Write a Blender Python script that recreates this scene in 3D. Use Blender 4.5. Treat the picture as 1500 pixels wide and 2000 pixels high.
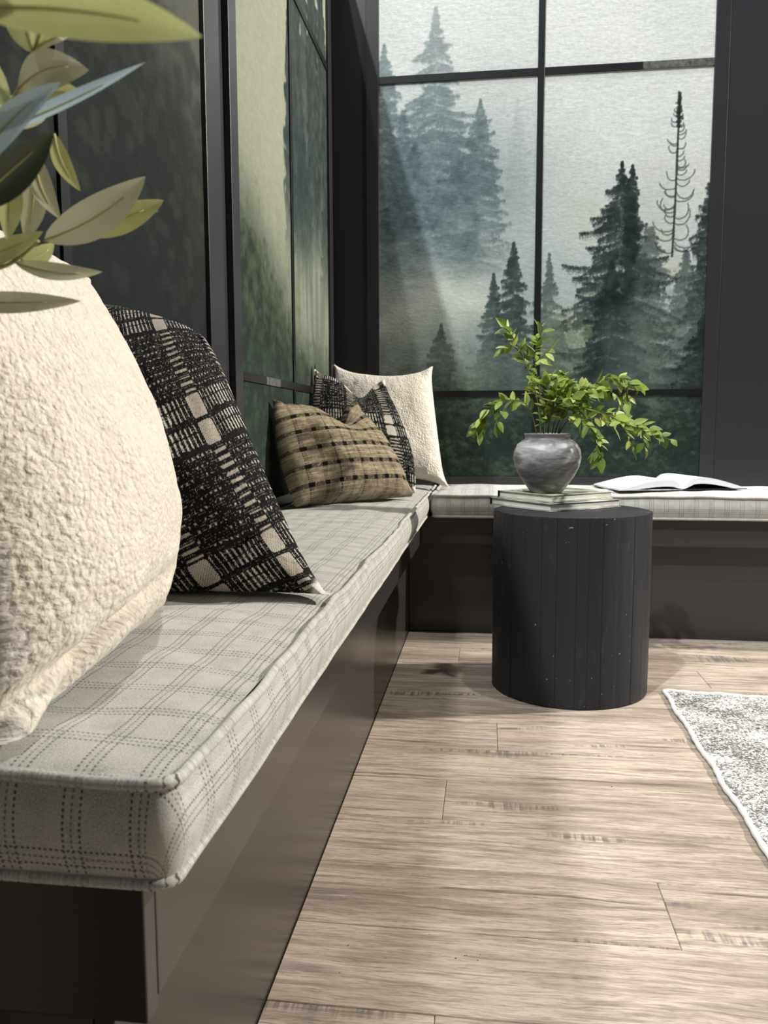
import bpy, bmesh, math, random
import numpy as np
from mathutils import Vector, Matrix

for o in list(bpy.data.objects):
    bpy.data.objects.remove(o)
SC = bpy.context.scene
COL = SC.collection

# ------------------------------------------------------------------ camera (26 mm phone lens, held low over the bench end)
F_PX, YAW, PITCH, ROLL = 1576.37, .1285, .1063, -.0031
CAM = Vector((.2799, -2.8611, .7413))
_fw = Vector((-math.sin(YAW) * math.cos(PITCH), math.cos(YAW) * math.cos(PITCH), -math.sin(PITCH)))
_r = Vector((math.cos(YAW), math.sin(YAW), 0)); _u = _r.cross(_fw)
RT = _r * math.cos(ROLL) + _u * math.sin(ROLL); UP = _u * math.cos(ROLL) - _r * math.sin(ROLL)
cd = bpy.data.cameras.new('camera'); cam = bpy.data.objects.new('camera', cd); COL.objects.link(cam)
cam.matrix_world = Matrix(((RT.x, UP.x, -_fw.x, CAM.x), (RT.y, UP.y, -_fw.y, CAM.y), (RT.z, UP.z, -_fw.z, CAM.z), (0, 0, 0, 1)))
cd.sensor_fit = 'VERTICAL'; cd.sensor_height = 36.0; cd.lens = F_PX / 2000 * 36
cd.clip_start = .02
cd.dof.use_dof = True; cd.dof.focus_distance = 1.3; cd.dof.aperture_fstop = 11.8
SC.camera = cam
def at(px, py, d):
    """point seen at a photograph pixel, d metres along the camera axis"""
    return CAM + _fw * d + RT * ((px - 750) / F_PX * d) + UP * ((1000 - py) / F_PX * d)

# ------------------------------------------------------------------ light: dim hall, two cool lamps beyond the side wall, one warm lamp from the right, an added overhead fill
w = bpy.data.worlds.new('hall'); SC.world = w; w.use_nodes = True
w.node_tree.nodes['Background'].inputs[0].default_value = (.86, .93, 1.0, 1)
w.node_tree.nodes['Background'].inputs[1].default_value = .09
def lamp(name, loc, power, col, rad):
    l = bpy.data.lights.new(name, 'POINT'); l.energy = power; l.color = col; l.shadow_soft_size = rad
    o = bpy.data.objects.new(name, l); COL.objects.link(o); o.location = loc
    return o
lamp('hall_lamp_one', (-2.50, -6.3, 10.0), 4250, (.93, .97, 1.0), .09)
lamp('hall_lamp_two', (-1.78, -3.6, 10.0), 1550, (.93, .97, 1.0), .09)
lamp('hall_lamp_three', (4.8, .28, 3.4), 1650, (1.0, .95, .87), .10)
lamp('overhead_fill', (1.7, -1.1, 8.5), 880, (1.0, .97, .92), .12)  # unseen fill added overhead to brighten floor and cushions
SC.view_settings.view_transform = 'Standard'; SC.view_settings.look = 'None'
SC.view_settings.exposure = 0.12; SC.view_settings.gamma = 1.0; SC.view_settings.use_curve_mapping = False

SC.cycles.max_bounces = 6; SC.cycles.diffuse_bounces = 3; SC.cycles.glossy_bounces = 3

# ------------------------------------------------------------------ helpers
def tag(o, label=None, cat=None, group=None, kind=None):
    if label: o['label'] = label
    if cat: o['category'] = cat
    if group: o['group'] = group
    if kind: o['kind'] = kind
    return o
def link(name, me, mat=None, parent=None, smooth=False):
    if mat is not None and not me.materials: me.materials.append(mat)
    o = bpy.data.objects.new(name, me); COL.objects.link(o)
    if parent is not None: o.parent = parent
    if smooth and len(me.polygons): me.polygons.foreach_set('use_smooth', np.ones(len(me.polygons), bool))
    return o
def empty(name, loc=(0, 0, 0), rz=0):
    o = bpy.data.objects.new(name, None); COL.objects.link(o); o.location = loc; o.rotation_euler = (0, 0, rz)
    o.empty_display_size = .05
    return o
def pyd(name, v, f, mat=None, parent=None, smooth=False):
    me = bpy.data.meshes.new(name); me.from_pydata([tuple(map(float, p)) for p in v], [], f); me.update()
    return link(name, me, mat, parent, smooth)
def quads(name, V, Q, mat=None, parent=None, smooth=True):
    """fast mesh from numpy vertices (n,3) and quads (m,4)"""
    me = bpy.data.meshes.new(name); V = np.ascontiguousarray(V, np.float32); Q = np.ascontiguousarray(Q, np.int32)
    me.vertices.add(len(V)); me.vertices.foreach_set('co', V.ravel())
    me.loops.add(Q.size); me.loops.foreach_set('vertex_index', Q.ravel())
    me.polygons.add(len(Q)); me.polygons.foreach_set('loop_start', np.arange(0, Q.size, 4, dtype=np.int32))
    me.update(calc_edges=True); me.validate()
    return link(name, me, mat, parent, smooth)
def grid_quads(nu, nv, off=0, flip=False):
    """quads of a grid stored row by row: index = j*nu + i"""
    i, j = np.meshgrid(np.arange(nu - 1), np.arange(nv - 1)); a = (j * nu + i).ravel() + off
    q = np.stack((a, a + 1, a + 1 + nu, a + nu), 1)
    return q[:, ::-1] if flip else q
def lin(c):
    c = np.clip(np.asarray(c, float), 0, 1)
    return np.where(c <= .04045, c / 12.92, ((c + .055) / 1.055) ** 2.4)
def rgb(r, g, b): return tuple(lin((r / 255, g / 255, b / 255))) + (1.0,)
def set_col(me, arr, name='paint'):
    a = me.attributes.new(name, 'FLOAT_COLOR', 'POINT')
    c = np.ones((len(me.vertices), 4), np.float32); c[:, :3] = lin(arr); a.data.foreach_set('color', c.ravel())
def set_vec(me, arr, name='cloth'):
    a = me.attributes.new(name, 'FLOAT_VECTOR', 'POINT')
    c = np.zeros((len(me.vertices), 3), np.float32); c[:, :arr.shape[1]] = arr; a.data.foreach_set('vector', c.ravel())
def box(name, lo, hi, mat, parent=None, bev=.0015, seg=2):
    bm = bmesh.new(); bmesh.ops.create_cube(bm, size=1)
    lo, hi = Vector(lo), Vector(hi); c = (lo + hi) / 2; s = hi - lo
    for v in bm.verts: v.co = Vector((v.co.x * s.x, v.co.y * s.y, v.co.z * s.z)) + c
    if bev: bmesh.ops.bevel(bm, geom=list(bm.edges), offset=min(bev, min(s) * .45), segments=seg, affect='EDGES', profile=.5)
    me = bpy.data.meshes.new(name); bm.to_mesh(me); bm.free()
    return link(name, me, mat, parent)
def tube_arrays(path, rad, n=8, closed=False):
    P = [Vector(p) for p in path]; m = len(P); V = []
    rr = rad if hasattr(rad, '__len__') else [rad] * m
    up = Vector((0, 0, 1)); last = None
    for k in range(m):
        a = P[(k - 1) % m] if (closed or k > 0) else P[k]; b = P[(k + 1) % m] if (closed or k < m - 1) else P[k]
        t = (b - a).normalized()
        if last is None: s = t.cross(up if abs(t.z) < .9 else Vector((1, 0, 0))).normalized()
        else: s = (last - t * last.dot(t)).normalized()
        last = s; q = t.cross(s)
        for i in range(n):
            an = 2 * math.pi * i / n; V.append(P[k] + (s * math.cos(an) + q * math.sin(an)) * rr[k])
    F = []
    for k in range(m if closed else m - 1):
        for i in range(n):
            F.append((k * n + i, k * n + (i + 1) % n, ((k + 1) % m) * n + (i + 1) % n, ((k + 1) % m) * n + i))
    if not closed: F += [tuple(range(n))[::-1], tuple(range((m - 1) * n, m * n))]
    return V, F
def tube(name, path, rad, mat, parent=None, n=8, closed=False):
    V, F = tube_arrays(path, rad, n, closed); return pyd(name, V, F, mat, parent, True)
def spline(pts, n):
    """Catmull-Rom through the points"""
    P = [Vector(p) for p in pts]; P = [P[0] * 2 - P[1]] + P + [P[-1] * 2 - P[-2]]; out = []
    segs = len(P) - 3
    for k in range(n):
        t = k / (n - 1) * segs; i = min(int(t), segs - 1); t -= i; a, b, c, d = P[i:i + 4]
        out.append(.5 * ((2 * b) + (c - a) * t + (2 * a - 5 * b + 4 * c - d) * t * t + (3 * b - a - 3 * c + d) * t ** 3))
    return out

class Mat:
    def __init__(s, name, col=(.5, .5, .5, 1), rough=.7, spec=.3):
        s.m = bpy.data.materials.new(name); s.m.use_nodes = True; s.nt = s.m.node_tree; s.b = s.nt.nodes['Principled BSDF']
        s.set('Base Color', col); s.set('Roughness', rough); s.set('Specular IOR Level', spec)
    def set(s, k, v):
        if isinstance(v, bpy.types.NodeSocket): s.nt.links.new(v, s.b.inputs[k])
        else: s.b.inputs[k].default_value = v
    def n(s, t, ins=None, **props):
        nd = s.nt.nodes.new('ShaderNode' + t)
        for k, v in props.items(): setattr(nd, k, v)
        for k, v in (ins or {}).items():
            if isinstance(v, bpy.types.NodeSocket): s.nt.links.new(v, nd.inputs[k])
            else: nd.inputs[k].default_value = v
        return nd
    def math(s, op, a, b=0.0, c=0.0, clamp=False): return s.n('Math', {0: a, 1: b, 2: c}, operation=op, use_clamp=clamp).outputs[0]
    def mix(s, f, a, b, blend='MIX'): return s.n('Mix', {0: f, 6: a, 7: b}, data_type='RGBA', blend_type=blend).outputs[2]
    def ramp(s, f, stops, interp='LINEAR'):
        nd = s.n('ValToRGB', {0: f}); e = nd.color_ramp.elements; nd.color_ramp.interpolation = interp
        while len(e) < len(stops): e.new(.5)
        for q, (p, c) in zip(e, stops): q.position = p; q.color = c if len(c) == 4 else tuple(c) + (1,)
        return nd.outputs[0]
    def obj(s): return s.n('TexCoord').outputs['Object']
    def attr(s, name, vec=False): return s.n('Attribute', attribute_name=name).outputs['Vector' if vec else 'Color']
    def mapping(s, v, scale=(1, 1, 1), loc=(0, 0, 0), rot=(0, 0, 0)): return s.n('Mapping', {0: v, 1: loc, 2: rot, 3: scale}).outputs[0]
    def noise(s, v, scale, detail=3.0, rough=.55, dist=0.0): return s.n('TexNoise', {'Vector': v, 'Scale': scale, 'Detail': detail, 'Roughness': rough, 'Distortion': dist}).outputs[0]
    def bump(s, h, strength, dist):
        s.set('Normal', s.n('Bump', {'Height': h, 'Strength': strength, 'Distance': dist}).outputs[0])
W4 = (1, 1, 1, 1); K4 = (0, 0, 0, 1)
# ------------------------------------------------------------------ painted prints (numpy -> colour attribute on the panel)
def vnoise(h, w, cy, cx, seed):
    """smooth value noise in 0..1 on an h x w raster with cy x cx cells"""
    r = np.random.default_rng(seed)
    g = r.random((cy + 2, cx + 2))
    yy = np.linspace(0, cy, h, endpoint=False); xx = np.linspace(0, cx, w, endpoint=False)
    y0 = yy.astype(int); x0 = xx.astype(int)
    fy = yy - y0; fx = xx - x0
    fy = (fy * fy * (3 - 2 * fy))[:, None]; fx = (fx * fx * (3 - 2 * fx))[None, :]
    a = g[y0][:, x0]; b = g[y0][:, x0 + 1]; c = g[y0 + 1][:, x0]; d = g[y0 + 1][:, x0 + 1]
    return (a * (1 - fx) + b * fx) * (1 - fy) + (c * (1 - fx) + d * fx) * fy

def fbm(h, w, cy, cx, seed, n=4):
    o = np.zeros((h, w)); s = 0; k = 1.0
    for i in range(n):
        o += k * vnoise(h, w, cy << i, cx << i, seed + i * 17); s += k; k *= .55
    return o / s

def sstep(a, b, x):
    t = np.clip((x - a) / (b - a), 0, 1)
    return t * t * (3 - 2 * t)

def blur3(a):
    p = np.pad(a, 1, mode='edge')
    a = p[1:-1, :-2] * .25 + p[1:-1, 1:-1] * .5 + p[1:-1, 2:] * .25
    p = np.pad(a, 1, mode='edge')
    return p[:-2, 1:-1] * .25 + p[1:-1, 1:-1] * .5 + p[2:, 1:-1] * .25

class Print:
    """row 0 is the bottom of the print; coordinates in metres from its lower left corner"""
    def __init__(s, W, H, nx, nz):
        s.W, s.H, s.nx, s.nz = W, H, nx, nz
        s.im = np.zeros((nz, nx, 3))
        s.tex = fbm(nz, nx, 60, 40, 4242, 3)
        s.X, s.Z = np.meshgrid(np.linspace(0, W, nx), np.linspace(0, H, nz))
    def over(s, a, col):
        a = np.clip(a, 0, 1)[..., None]
        s.im = s.im * (1 - a) + np.asarray(col) * a
    def splat(s, x, z, wgt=1.0):
        d = np.zeros((s.nz, s.nx))
        i = np.round(x / s.W * (s.nx - 1)).astype(int); j = np.round(z / s.H * (s.nz - 1)).astype(int)
        ok = (i >= 0) & (i < s.nx) & (j >= 0) & (j < s.nz)
        np.add.at(d, (j[ok], i[ok]), np.broadcast_to(wgt, x.shape)[ok])
        return d
    def spruce(s, rg, x0, zt, zb, prof, col, fade, dens=1.0, hang=.012, droop=.35, lean=0, var=.18, soft=0):
        """prof: [(drop below the tip, half width)...]; fade: [(z, alpha)...]"""
        pd, pw = zip(*prof)
        xs, zs = [], []
        z = zt
        while z > zb:
            dz = zt - z
            hw = np.interp(dz, pd, pw)
            for side in (-1, 1):
                for rep in range(3):
                    L = hw * (rg.uniform(.25, .85) if rep else rg.uniform(.5, 1.25))
                    if L < .002: L = .002
                    n = int(max(6, L * 1100 * dens))
                    t = rg.random(n) ** .8
                    lift = rg.uniform(-.2, .35)
                    zz = z + rg.uniform(-.014, .014) * min(1, hw / .05) - droop * L * t + lift * L * t * t + rg.normal(0, .0025, n)
                    xx = x0 + lean * dz + side * L * t
                    # needles hanging below the bough
                    h = np.abs(rg.normal(0, hang * (.5 + .8 * min(1, hw / .05)), n)) * (1 - .5 * t)
                    for k in range(4):
                        xs.append(xx + rg.normal(0, .0015, n)); zs.append(zz - h * k / 3)
            z -= rg.uniform(.006, .015) * (1 + 1.2 * min(1, hw / .09))
        n = int((zt - zb) * 900)
        tz = np.linspace(zb, zt, n)
        xs.append(x0 + lean * (zt - tz) + rg.normal(0, .001 + .0025 * sstep(0, .2, zt - tz), n)); zs.append(tz)
        d = s.splat(np.concatenate(xs), np.concatenate(zs))
        a = 1 - np.exp(-1.1 * blur3(d))
        for _ in range(soft): a = blur3(a)
        fz, fa = zip(*sorted(fade))
        a = a * np.interp(s.Z, fz, fa)
        v = (np.roll(s.tex, (int(rg.integers(400)), int(rg.integers(300))), (0, 1))[..., None] - .5) * var
        s.over(a, np.clip(np.asarray(col) + v, 0, 1))
    def leaves(s, rg, n, xr, zr, size, col, spread, alpha, shape=None, var=.08):
        """dabs of foliage: clusters of short strokes"""
        cx = rg.uniform(*xr, n); cz = rg.uniform(*zr, n)
        if shape is not None:
            k = shape(cx, cz) > rg.random(n); cx, cz = cx[k], cz[k]
        m = 9
        cx = np.concatenate((cx, cx + rg.normal(0, spread * 1.5, len(cx)), cx + rg.normal(0, spread * 2.5, len(cx)))); cz = np.concatenate((cz, cz + rg.normal(0, spread, len(cz)), cz + rg.normal(0, spread * 2, len(cz))))
        ang = rg.uniform(0, 6.28, (len(cx), 1)); 
        px = cx[:, None] + rg.normal(0, spread, (len(cx), m)); pz = cz[:, None] + rg.normal(0, spread * .7, (len(cx), m))
        dx = []; dz = []
        for k in np.linspace(-1, 1, 4):
            dx.append(px + k * size * np.cos(ang)); dz.append(pz + k * size * np.sin(ang))
        d = s.splat(np.concatenate(dx).ravel(), np.concatenate(dz).ravel(), .6)
        a = (1 - np.exp(-blur3(d))) * alpha
        v = (np.roll(s.tex, (int(rg.integers(400)), int(rg.integers(300))), (0, 1))[..., None] - .5) * var * 2
        s.over(a, np.clip(np.asarray(col) + v, 0, 1))
    def line(s, pts, wd, col, alpha=1):
        s.lines([pts], wd, col, alpha)
    def lines(s, many, wd, col, alpha=1):
        xs, zs = [], []
        for (x0, z0), (x1, z1) in [ab for pts in many for ab in zip(pts[:-1], pts[1:])]:
            n = max(3, int(np.hypot(x1 - x0, z1 - z0) / .0008)); t = np.linspace(0, 1, n)
            for o in np.linspace(-wd / 2, wd / 2, max(1, int(wd / .001))):
                xs.append(x0 + (x1 - x0) * t + o); zs.append(z0 + (z1 - z0) * t)
        d = s.splat(np.concatenate(xs), np.concatenate(zs))
        s.over((1 - np.exp(-.9 * blur3(d))) * alpha, col)

def paint_back():
    P = Print(1.249, 2.0, 560, 880); rg = np.random.default_rng(11)
    X, Z = P.X, P.Z; H, W = Z.shape
    n1 = fbm(H, W, 4, 3, 3, 4); n2 = fbm(H, W, 10, 6, 9, 4)
    hi = np.array((.85, .857, .838)); mid = np.array((.60, .635, .625)); grn = np.array((.74, .745, .69))
    t = sstep(.35, 1.75, Z + .5 * (n1 - .5) + .38 * (X - .62))
    P.im = mid + (hi - mid) * t[..., None]
    P.over(.75 * sstep(.48, .70, n2) * sstep(1.3, .8, Z), grn)
    P.over(.55 * np.exp(-((X - .34) / .16) ** 2 - ((Z - .70) / .16) ** 2), (.80, .80, .74))
    # far spruces half lost in the fog
    far = (.40, .46, .47)
    P.spruce(rg, .535, 1.44, .95, [(0, .002), (.12, .03), (.5, .075)], (.60, .645, .64), [(.9, 0), (1.1, .42), (1.44, .25)], .7, soft=2)
    P.spruce(rg, .222, 1.79, .72, [(0, .004), (.10, .032), (.20, .090), (.26, .070), (.36, .15), (.52, .225), (.8, .26), (1.1, .26)], far,
             [(.70, 0), (.95, .45), (1.08, .85), (1.3, .93), (1.55, .66), (1.79, .5)], 1.0, soft=1)
    P.spruce(rg, .022, 1.665, .62, [(0, .003), (.13, .05), (.4, .10), (.8, .16)], far, [(.62, 0), (.9, .55), (1.1, .9), (1.3, .92), (1.66, .75)], soft=1)
    P.spruce(rg, .095, 1.42, .80, [(0, .01), (.2, .06), (.5, .13)], (.36, .42, .44), [(.8, 0), (1.0, .7), (1.42, .75)], soft=1)
    P.spruce(rg, .394, 1.445, .78, [(0, .003), (.13, .045), (.27, .095), (.5, .12)], (.36, .42, .42), [(.76, 0), (.95, .7), (1.1, .92), (1.44, .75)], soft=0)
    P.over(.55 * np.exp(-((X - .27) / .28) ** 2 - ((Z - 1.14) / .19) ** 2), (.37, .43, .46))
    for xx, zz in ((.30, 1.27), (.14, 1.30), (.23, 1.12), (.06, 1.15), (.36, 1.10)):
        P.spruce(rg, xx, zz, .78, [(0, .01), (.2, .10), (.5, .15)], (.34, .40, .415), [(.76, 0), (.95, .55), (1.25, .75)], soft=0, var=.3)
    P.over(.40 * sstep(.45, .75, n2) * sstep(1.15, .9, Z) * sstep(.9, .5, X), (.74, .76, .75))
    # middle trees
    mc = (.20, .245, .245); dk = (.125, .165, .165)
    P.spruce(rg, .664, .862, .20, [(0, .003), (.10, .022), (.16, .055), (.4, .10), (.65, .12)], (.29, .335, .33), [(.2, .7), (.862, .85)])
    P.spruce(rg, .527, .908, .10, [(0, .004), (.09, .030), (.24, .072), (.4, .12), (.8, .15)], mc, [(.1, .6), (.55, .9), (.908, .93)])
    P.spruce(rg, .451, .792, .10, [(0, .003), (.1, .03), (.2, .062), (.45, .11)], mc, [(.1, .5), (.5, .85), (.79, .9)])
    P.spruce(rg, .967, 1.178, .60, [(0, .003), (.05, .02), (.1, .03), (.5, .03)], dk, [(.6, .9), (1.2, .95)])
    P.spruce(rg, .929, 1.192, .10, [(0, .003), (.05, .022), (.09, .062), (.13, .058), (.16, .085), (.22, .135), (.30, .125), (.36, .18), (.5, .20), (.9, .21)], dk,
             [(.1, .5), (.45, .72), (.7, .92), (1.19, .96)], 1.1, hang=.018)
    P.spruce(rg, 1.04, .95, .2, [(0, .02), (.2, .09), (.5, .15)], (.235, .275, .27), [(.2, .5), (.95, .75)])
    P.spruce(rg, 1.262, 1.135, .1, [(0, .004), (.1, .05), (.25, .08), (.5, .115), (.8, .15), (1.0, .15)], dk, [(.1, .6), (.6, .88), (1.13, .92)], hang=.018)
    P.spruce(rg, 1.175, .86, .1, [(0, .01), (.2, .07), (.5, .12)], (.26, .30, .295), [(.1, .5), (.6, .7), (.86, .8)])
    P.spruce(rg, .247, .60, -.05, [(0, .003), (.10, .055), (.2, .085), (.4, .10)], (.235, .28, .275), [(0, .4), (.3, .75), (.6, .92)])
    # the bare snag
    P.line([(1.131, 1.425), (1.129, 1.25), (1.127, 1.05), (1.122, .84)], .0032, dk, .9)
    P.spruce(rg, 1.130, 1.43, 1.31, [(0, .002), (.05, .008), (.09, .016), (.12, .006)], dk, [(1.2, .9), (1.5, .9)], .6, hang=.002, droop=-.5)
    many = []
    for k in range(44):
        z0 = 1.40 - .0125 * k - rg.uniform(0, .01); sd = rg.choice((-1, 1)); L = np.interp(1.42 - z0, (0, .08, .2, .3, .4, .55), (.006, .034, .05, .085, .095, .10)) * rg.uniform(.55, 1.1)
        a0 = rg.uniform(-1.1, -.3); pts = []; x, z = 1.1285, z0
        for q in range(8):
            pts.append((x, z)); x += sd * L / 7 * np.cos(a0); z += L / 7 * np.sin(a0); a0 += rg.uniform(.15, .55)
        many.append(pts)
    P.lines(many, .001, dk, .75)
    # undergrowth and mist between
    low = sstep(.62, .18, Z + .25 * (n1 - .5))
    P.over(.62 * low, (.155, .20, .18))
    for (bx, bz, rx, rz, c, al) in ((.78, .56, .12, .12, (.42, .47, .34), .75), (1.07, .55, .11, .13, (.40, .44, .36), .7), (.37, .42, .12, .12, (.42, .47, .36), .7),
                                    (.70, .42, .10, .12, (.36, .42, .30), .7), (.12, .22, .2, .15, (.25, .31, .23), .6), (.40, .22, .2, .16, (.26, .32, .24), .6), (.85, .2, .25, .15, (.22, .28, .22), .6)):
        P.leaves(rg, 420, (bx - 2 * rx, bx + 2 * rx), (bz - 2 * rz, bz + 2 * rz), .004, c, .012, al,
                 lambda x, z: np.exp(-((x - bx) / rx) ** 2 - ((z - bz) / rz) ** 2), .12)
    P.spruce(rg, .901, .835, -.05, [(0, .004), (.12, .05), (.27, .105), (.5, .15), (.8, .18)], (.115, .155, .15), [(0, .35), (.35, .85), (.8, .95)], 1.0, hang=.018)
    P.spruce(rg, 1.255, .62, -.05, [(0, .02), (.2, .11), (.5, .14)], (.11, .145, .14), [(0, .4), (.35, .75), (.62, .85)], hang=.018)
    P.over(.42 * sstep(.5, .72, fbm(H, W, 7, 5, 77, 3)) * sstep(.75, .5, Z) * sstep(.15, .3, Z), (.42, .47, .45))
    P.leaves(rg, 900, (0, 1.25), (-.02, .42), .004, (.105, .145, .125), .010, .62, lambda x, z: sstep(.42, .05, z), .08)
    P.leaves(rg, 420, (0, 1.25), (0, .42), .004, (.27, .34, .25), .006, .42, lambda x, z: sstep(.42, .15, z), .12)
    P.leaves(rg, 120, (0, 1.25), (0, .40), .003, (.46, .52, .42), .004, .35, None, .1)
    # creases and weave flecks of the printed cloth
    many = []
    for k in range(46):
        x, z = rg.uniform(0, 1.25), rg.uniform(.3, 1.8); a = rg.normal(.05, .35); L = rg.uniform(.008, .04)
        many.append([(x, z), (x + L * np.cos(a), z + L * np.sin(a))])
    P.over(.55 * sstep(.40, .12, Z + .12 * (n2 - .5)), (.085, .125, .105))
    P.leaves(rg, 520, (0, 1.25), (0, .40), .003, (.33, .40, .29), .006, .50, lambda x, z: np.abs(np.sin(x * 9 + 2 * np.sin(z * 14))), .14)
    P.lines(many, .0015, (.90, .91, .90), .22)
    P.im *= (1 + .05 * (vnoise(H, W, 376, 90, 5) - .5) + .05 * (vnoise(H, W, 200, 235, 6) - .5))[..., None]
    return P

def paint_side():
    """window print along the bench, u=0 at its near edge"""
    P = Print(1.146, 2.0, 260, 410); rg = np.random.default_rng(5)
    X, Z = P.X, P.Z; H, W = Z.shape
    n1 = fbm(H, W, 4, 3, 31, 4); n2 = fbm(H, W, 5, 14, 39, 4)
    hi = np.array((.63, .64, .565)); mid = np.array((.46, .485, .43))
    P.im = mid + (hi - mid) * sstep(.3, 1.2, Z + .4 * (n1 - .5))[..., None]
    P.over(.5 * sstep(.5, .7, n2), (.60, .62, .54))
    for (x, zt, zb, w, c, al) in ((.56, 1.50, .80, .075, (.20, .245, .24), .93), (.66, 1.95, .82, .10, (.205, .24, .235), .93), (.78, 1.72, .74, .10, (.24, .28, .275), .9), (.90, 2.02, .85, .10, (.20, .235, .23), .93),
                                  (1.05, 1.9, .9, .12, (.19, .225, .22), .93), (.73, 1.25, .74, .15, (.20, .25, .25), .9), (1.13, 1.6, .7, .10, (.21, .25, .24), .9), (.96, 1.3, .85, .13, (.22, .26, .25), .85)):
        P.spruce(rg, x, zt, zb - .1, [(0, .004), (.12, w * .35), (.35, w * .8), (.8, w)], c, [(zb - .1, 0), (zb + .1, al * .75), (zb + .28, al), (zt, al)], 1.0, hang=.03)
    P.over(.65 * np.exp(-((X - .72) / .1) ** 2 - ((Z - 1.02) / .14) ** 2), (.17, .225, .225))
    P.over(.55 * np.exp(-((X - .82) / .3) ** 2 - ((Z - .62) / .17) ** 2), (.55, .58, .52))
    P.over(.35 * sstep(.45, .65, vnoise(H, W, 6, 40, 91)) * sstep(.95, .7, Z) * sstep(.55, .7, X), (.33, .37, .33))
    edge = .80 - .52 * X + .22 * (n1 - .5)
    m = sstep(.16, -.14, Z - edge) * sstep(.75, .45, X)
    P.over(.9 * m, (.155, .205, .175))
    P.leaves(rg, 1300, (0, .8), (0, .85), .006, (.145, .19, .165), .014, .75, lambda x, z: sstep(.10, -.10, z - (.74 - .48 * x)), .08)
    P.leaves(rg, 500, (0, .7), (.05, .85), .006, (.40, .45, .33), .010, .45, lambda x, z: np.exp(-((z - (.72 - .48 * x)) / .14) ** 2), .12)
    P.over(.8 * sstep(.55, .28, Z + .1 * (n1 - .5)), (.17, .215, .195))
    P.leaves(rg, 260, (0, 1.14), (0, .5), .005, (.30, .36, .28), .007, .4, None, .1)
    P.im *= .90 * (1 + .06 * (vnoise(H, W, 240, 60, 5) - .5))[..., None]
    return P

def paint_near():
    P = Print(1.200, 2.0, 160, 270); rg = np.random.default_rng(8)
    X, Z = P.X, P.Z; H, W = Z.shape
    n1 = fbm(H, W, 4, 3, 51, 4); n2 = fbm(H, W, 8, 10, 57, 4)
    lo = np.array((.125, .145, .145)); hi = np.array((.40, .405, .375))
    P.im = lo + (hi - lo) * (sstep(.55, 1.15, Z + .45 * (n1 - .5)) * sstep(.1, 1.25, X + .35 * (n2 - .5) + .12))[..., None]
    P.over(.35 * np.exp(-((X - 1.15) / .07) ** 2 - ((Z - .64) / .14) ** 2), (.35, .40, .26))
    P.leaves(rg, 900, (0, 1.2), (0, 1.0), .005, (.125, .15, .145), .012, .45, None, .05)
    P.leaves(rg, 260, (0, 1.2), (.2, 1.1), .0015, (.42, .45, .39), .004, .16, None, .1)
    P.over(.7 * sstep(.6, .3, Z), (.105, .135, .13))
    P.im *= .84
    return P
# ------------------------------------------------------------------ materials of the room
def mat_paint(name, c, rough=.45):
    m = Mat(name, c, rough, .5); v = m.obj()
    f = m.noise(v, 6, 3); m.set('Base Color', m.mix(m.math('MULTIPLY', f, .25), c, tuple(x * .8 for x in c[:3]) + (1,)))
    m.set('Roughness', m.math('ADD', rough - .03, m.math('MULTIPLY', m.noise(v, 5, 2), .06)))
    m.bump(m.noise(v, 90, 2), .04, .001); return m.m
M_WALL = mat_paint('charcoal_wall_paint', rgb(39, 37, 41))
M_BENCH = mat_paint('charcoal_bench_paint', rgb(54, 50, 50), .26)
M_TRIM = mat_paint('charcoal_trim_paint', rgb(43, 41, 45), .34)
M_TAPE = Mat('black_tape', rgb(17, 17, 19), .38, .4).m
M_TAPEW = Mat('worn_grey_tape', rgb(120, 120, 116), .45, .4)
M_TAPEW.set('Base Color', M_TAPEW.ramp(M_TAPEW.noise(M_TAPEW.obj(), 60, 4, .7), ((.3, rgb(52, 52, 51)), (.7, rgb(112, 112, 108)))))
M_TAPEW = M_TAPEW.m
def mat_print():
    m = Mat('printed_canvas', W4, .85, .15); v = m.obj()
    weave = m.noise(m.mapping(v, (1, 1, 2.6)), 260, 3, .6)
    lump = m.noise(m.mapping(v, (1, 1, 2.0)), 38, 4, .6)
    c = m.mix(m.math('MULTIPLY', m.math('SUBTRACT', weave, .35, clamp=True), .22), m.attr('paint'), K4)
    m.set('Base Color', c)
    m.bump(m.math('ADD', m.math('MULTIPLY', weave, .5), m.math('MULTIPLY', lump, 1.6)), .55, .0025); return m.m
M_PRINT = mat_print()
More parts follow.
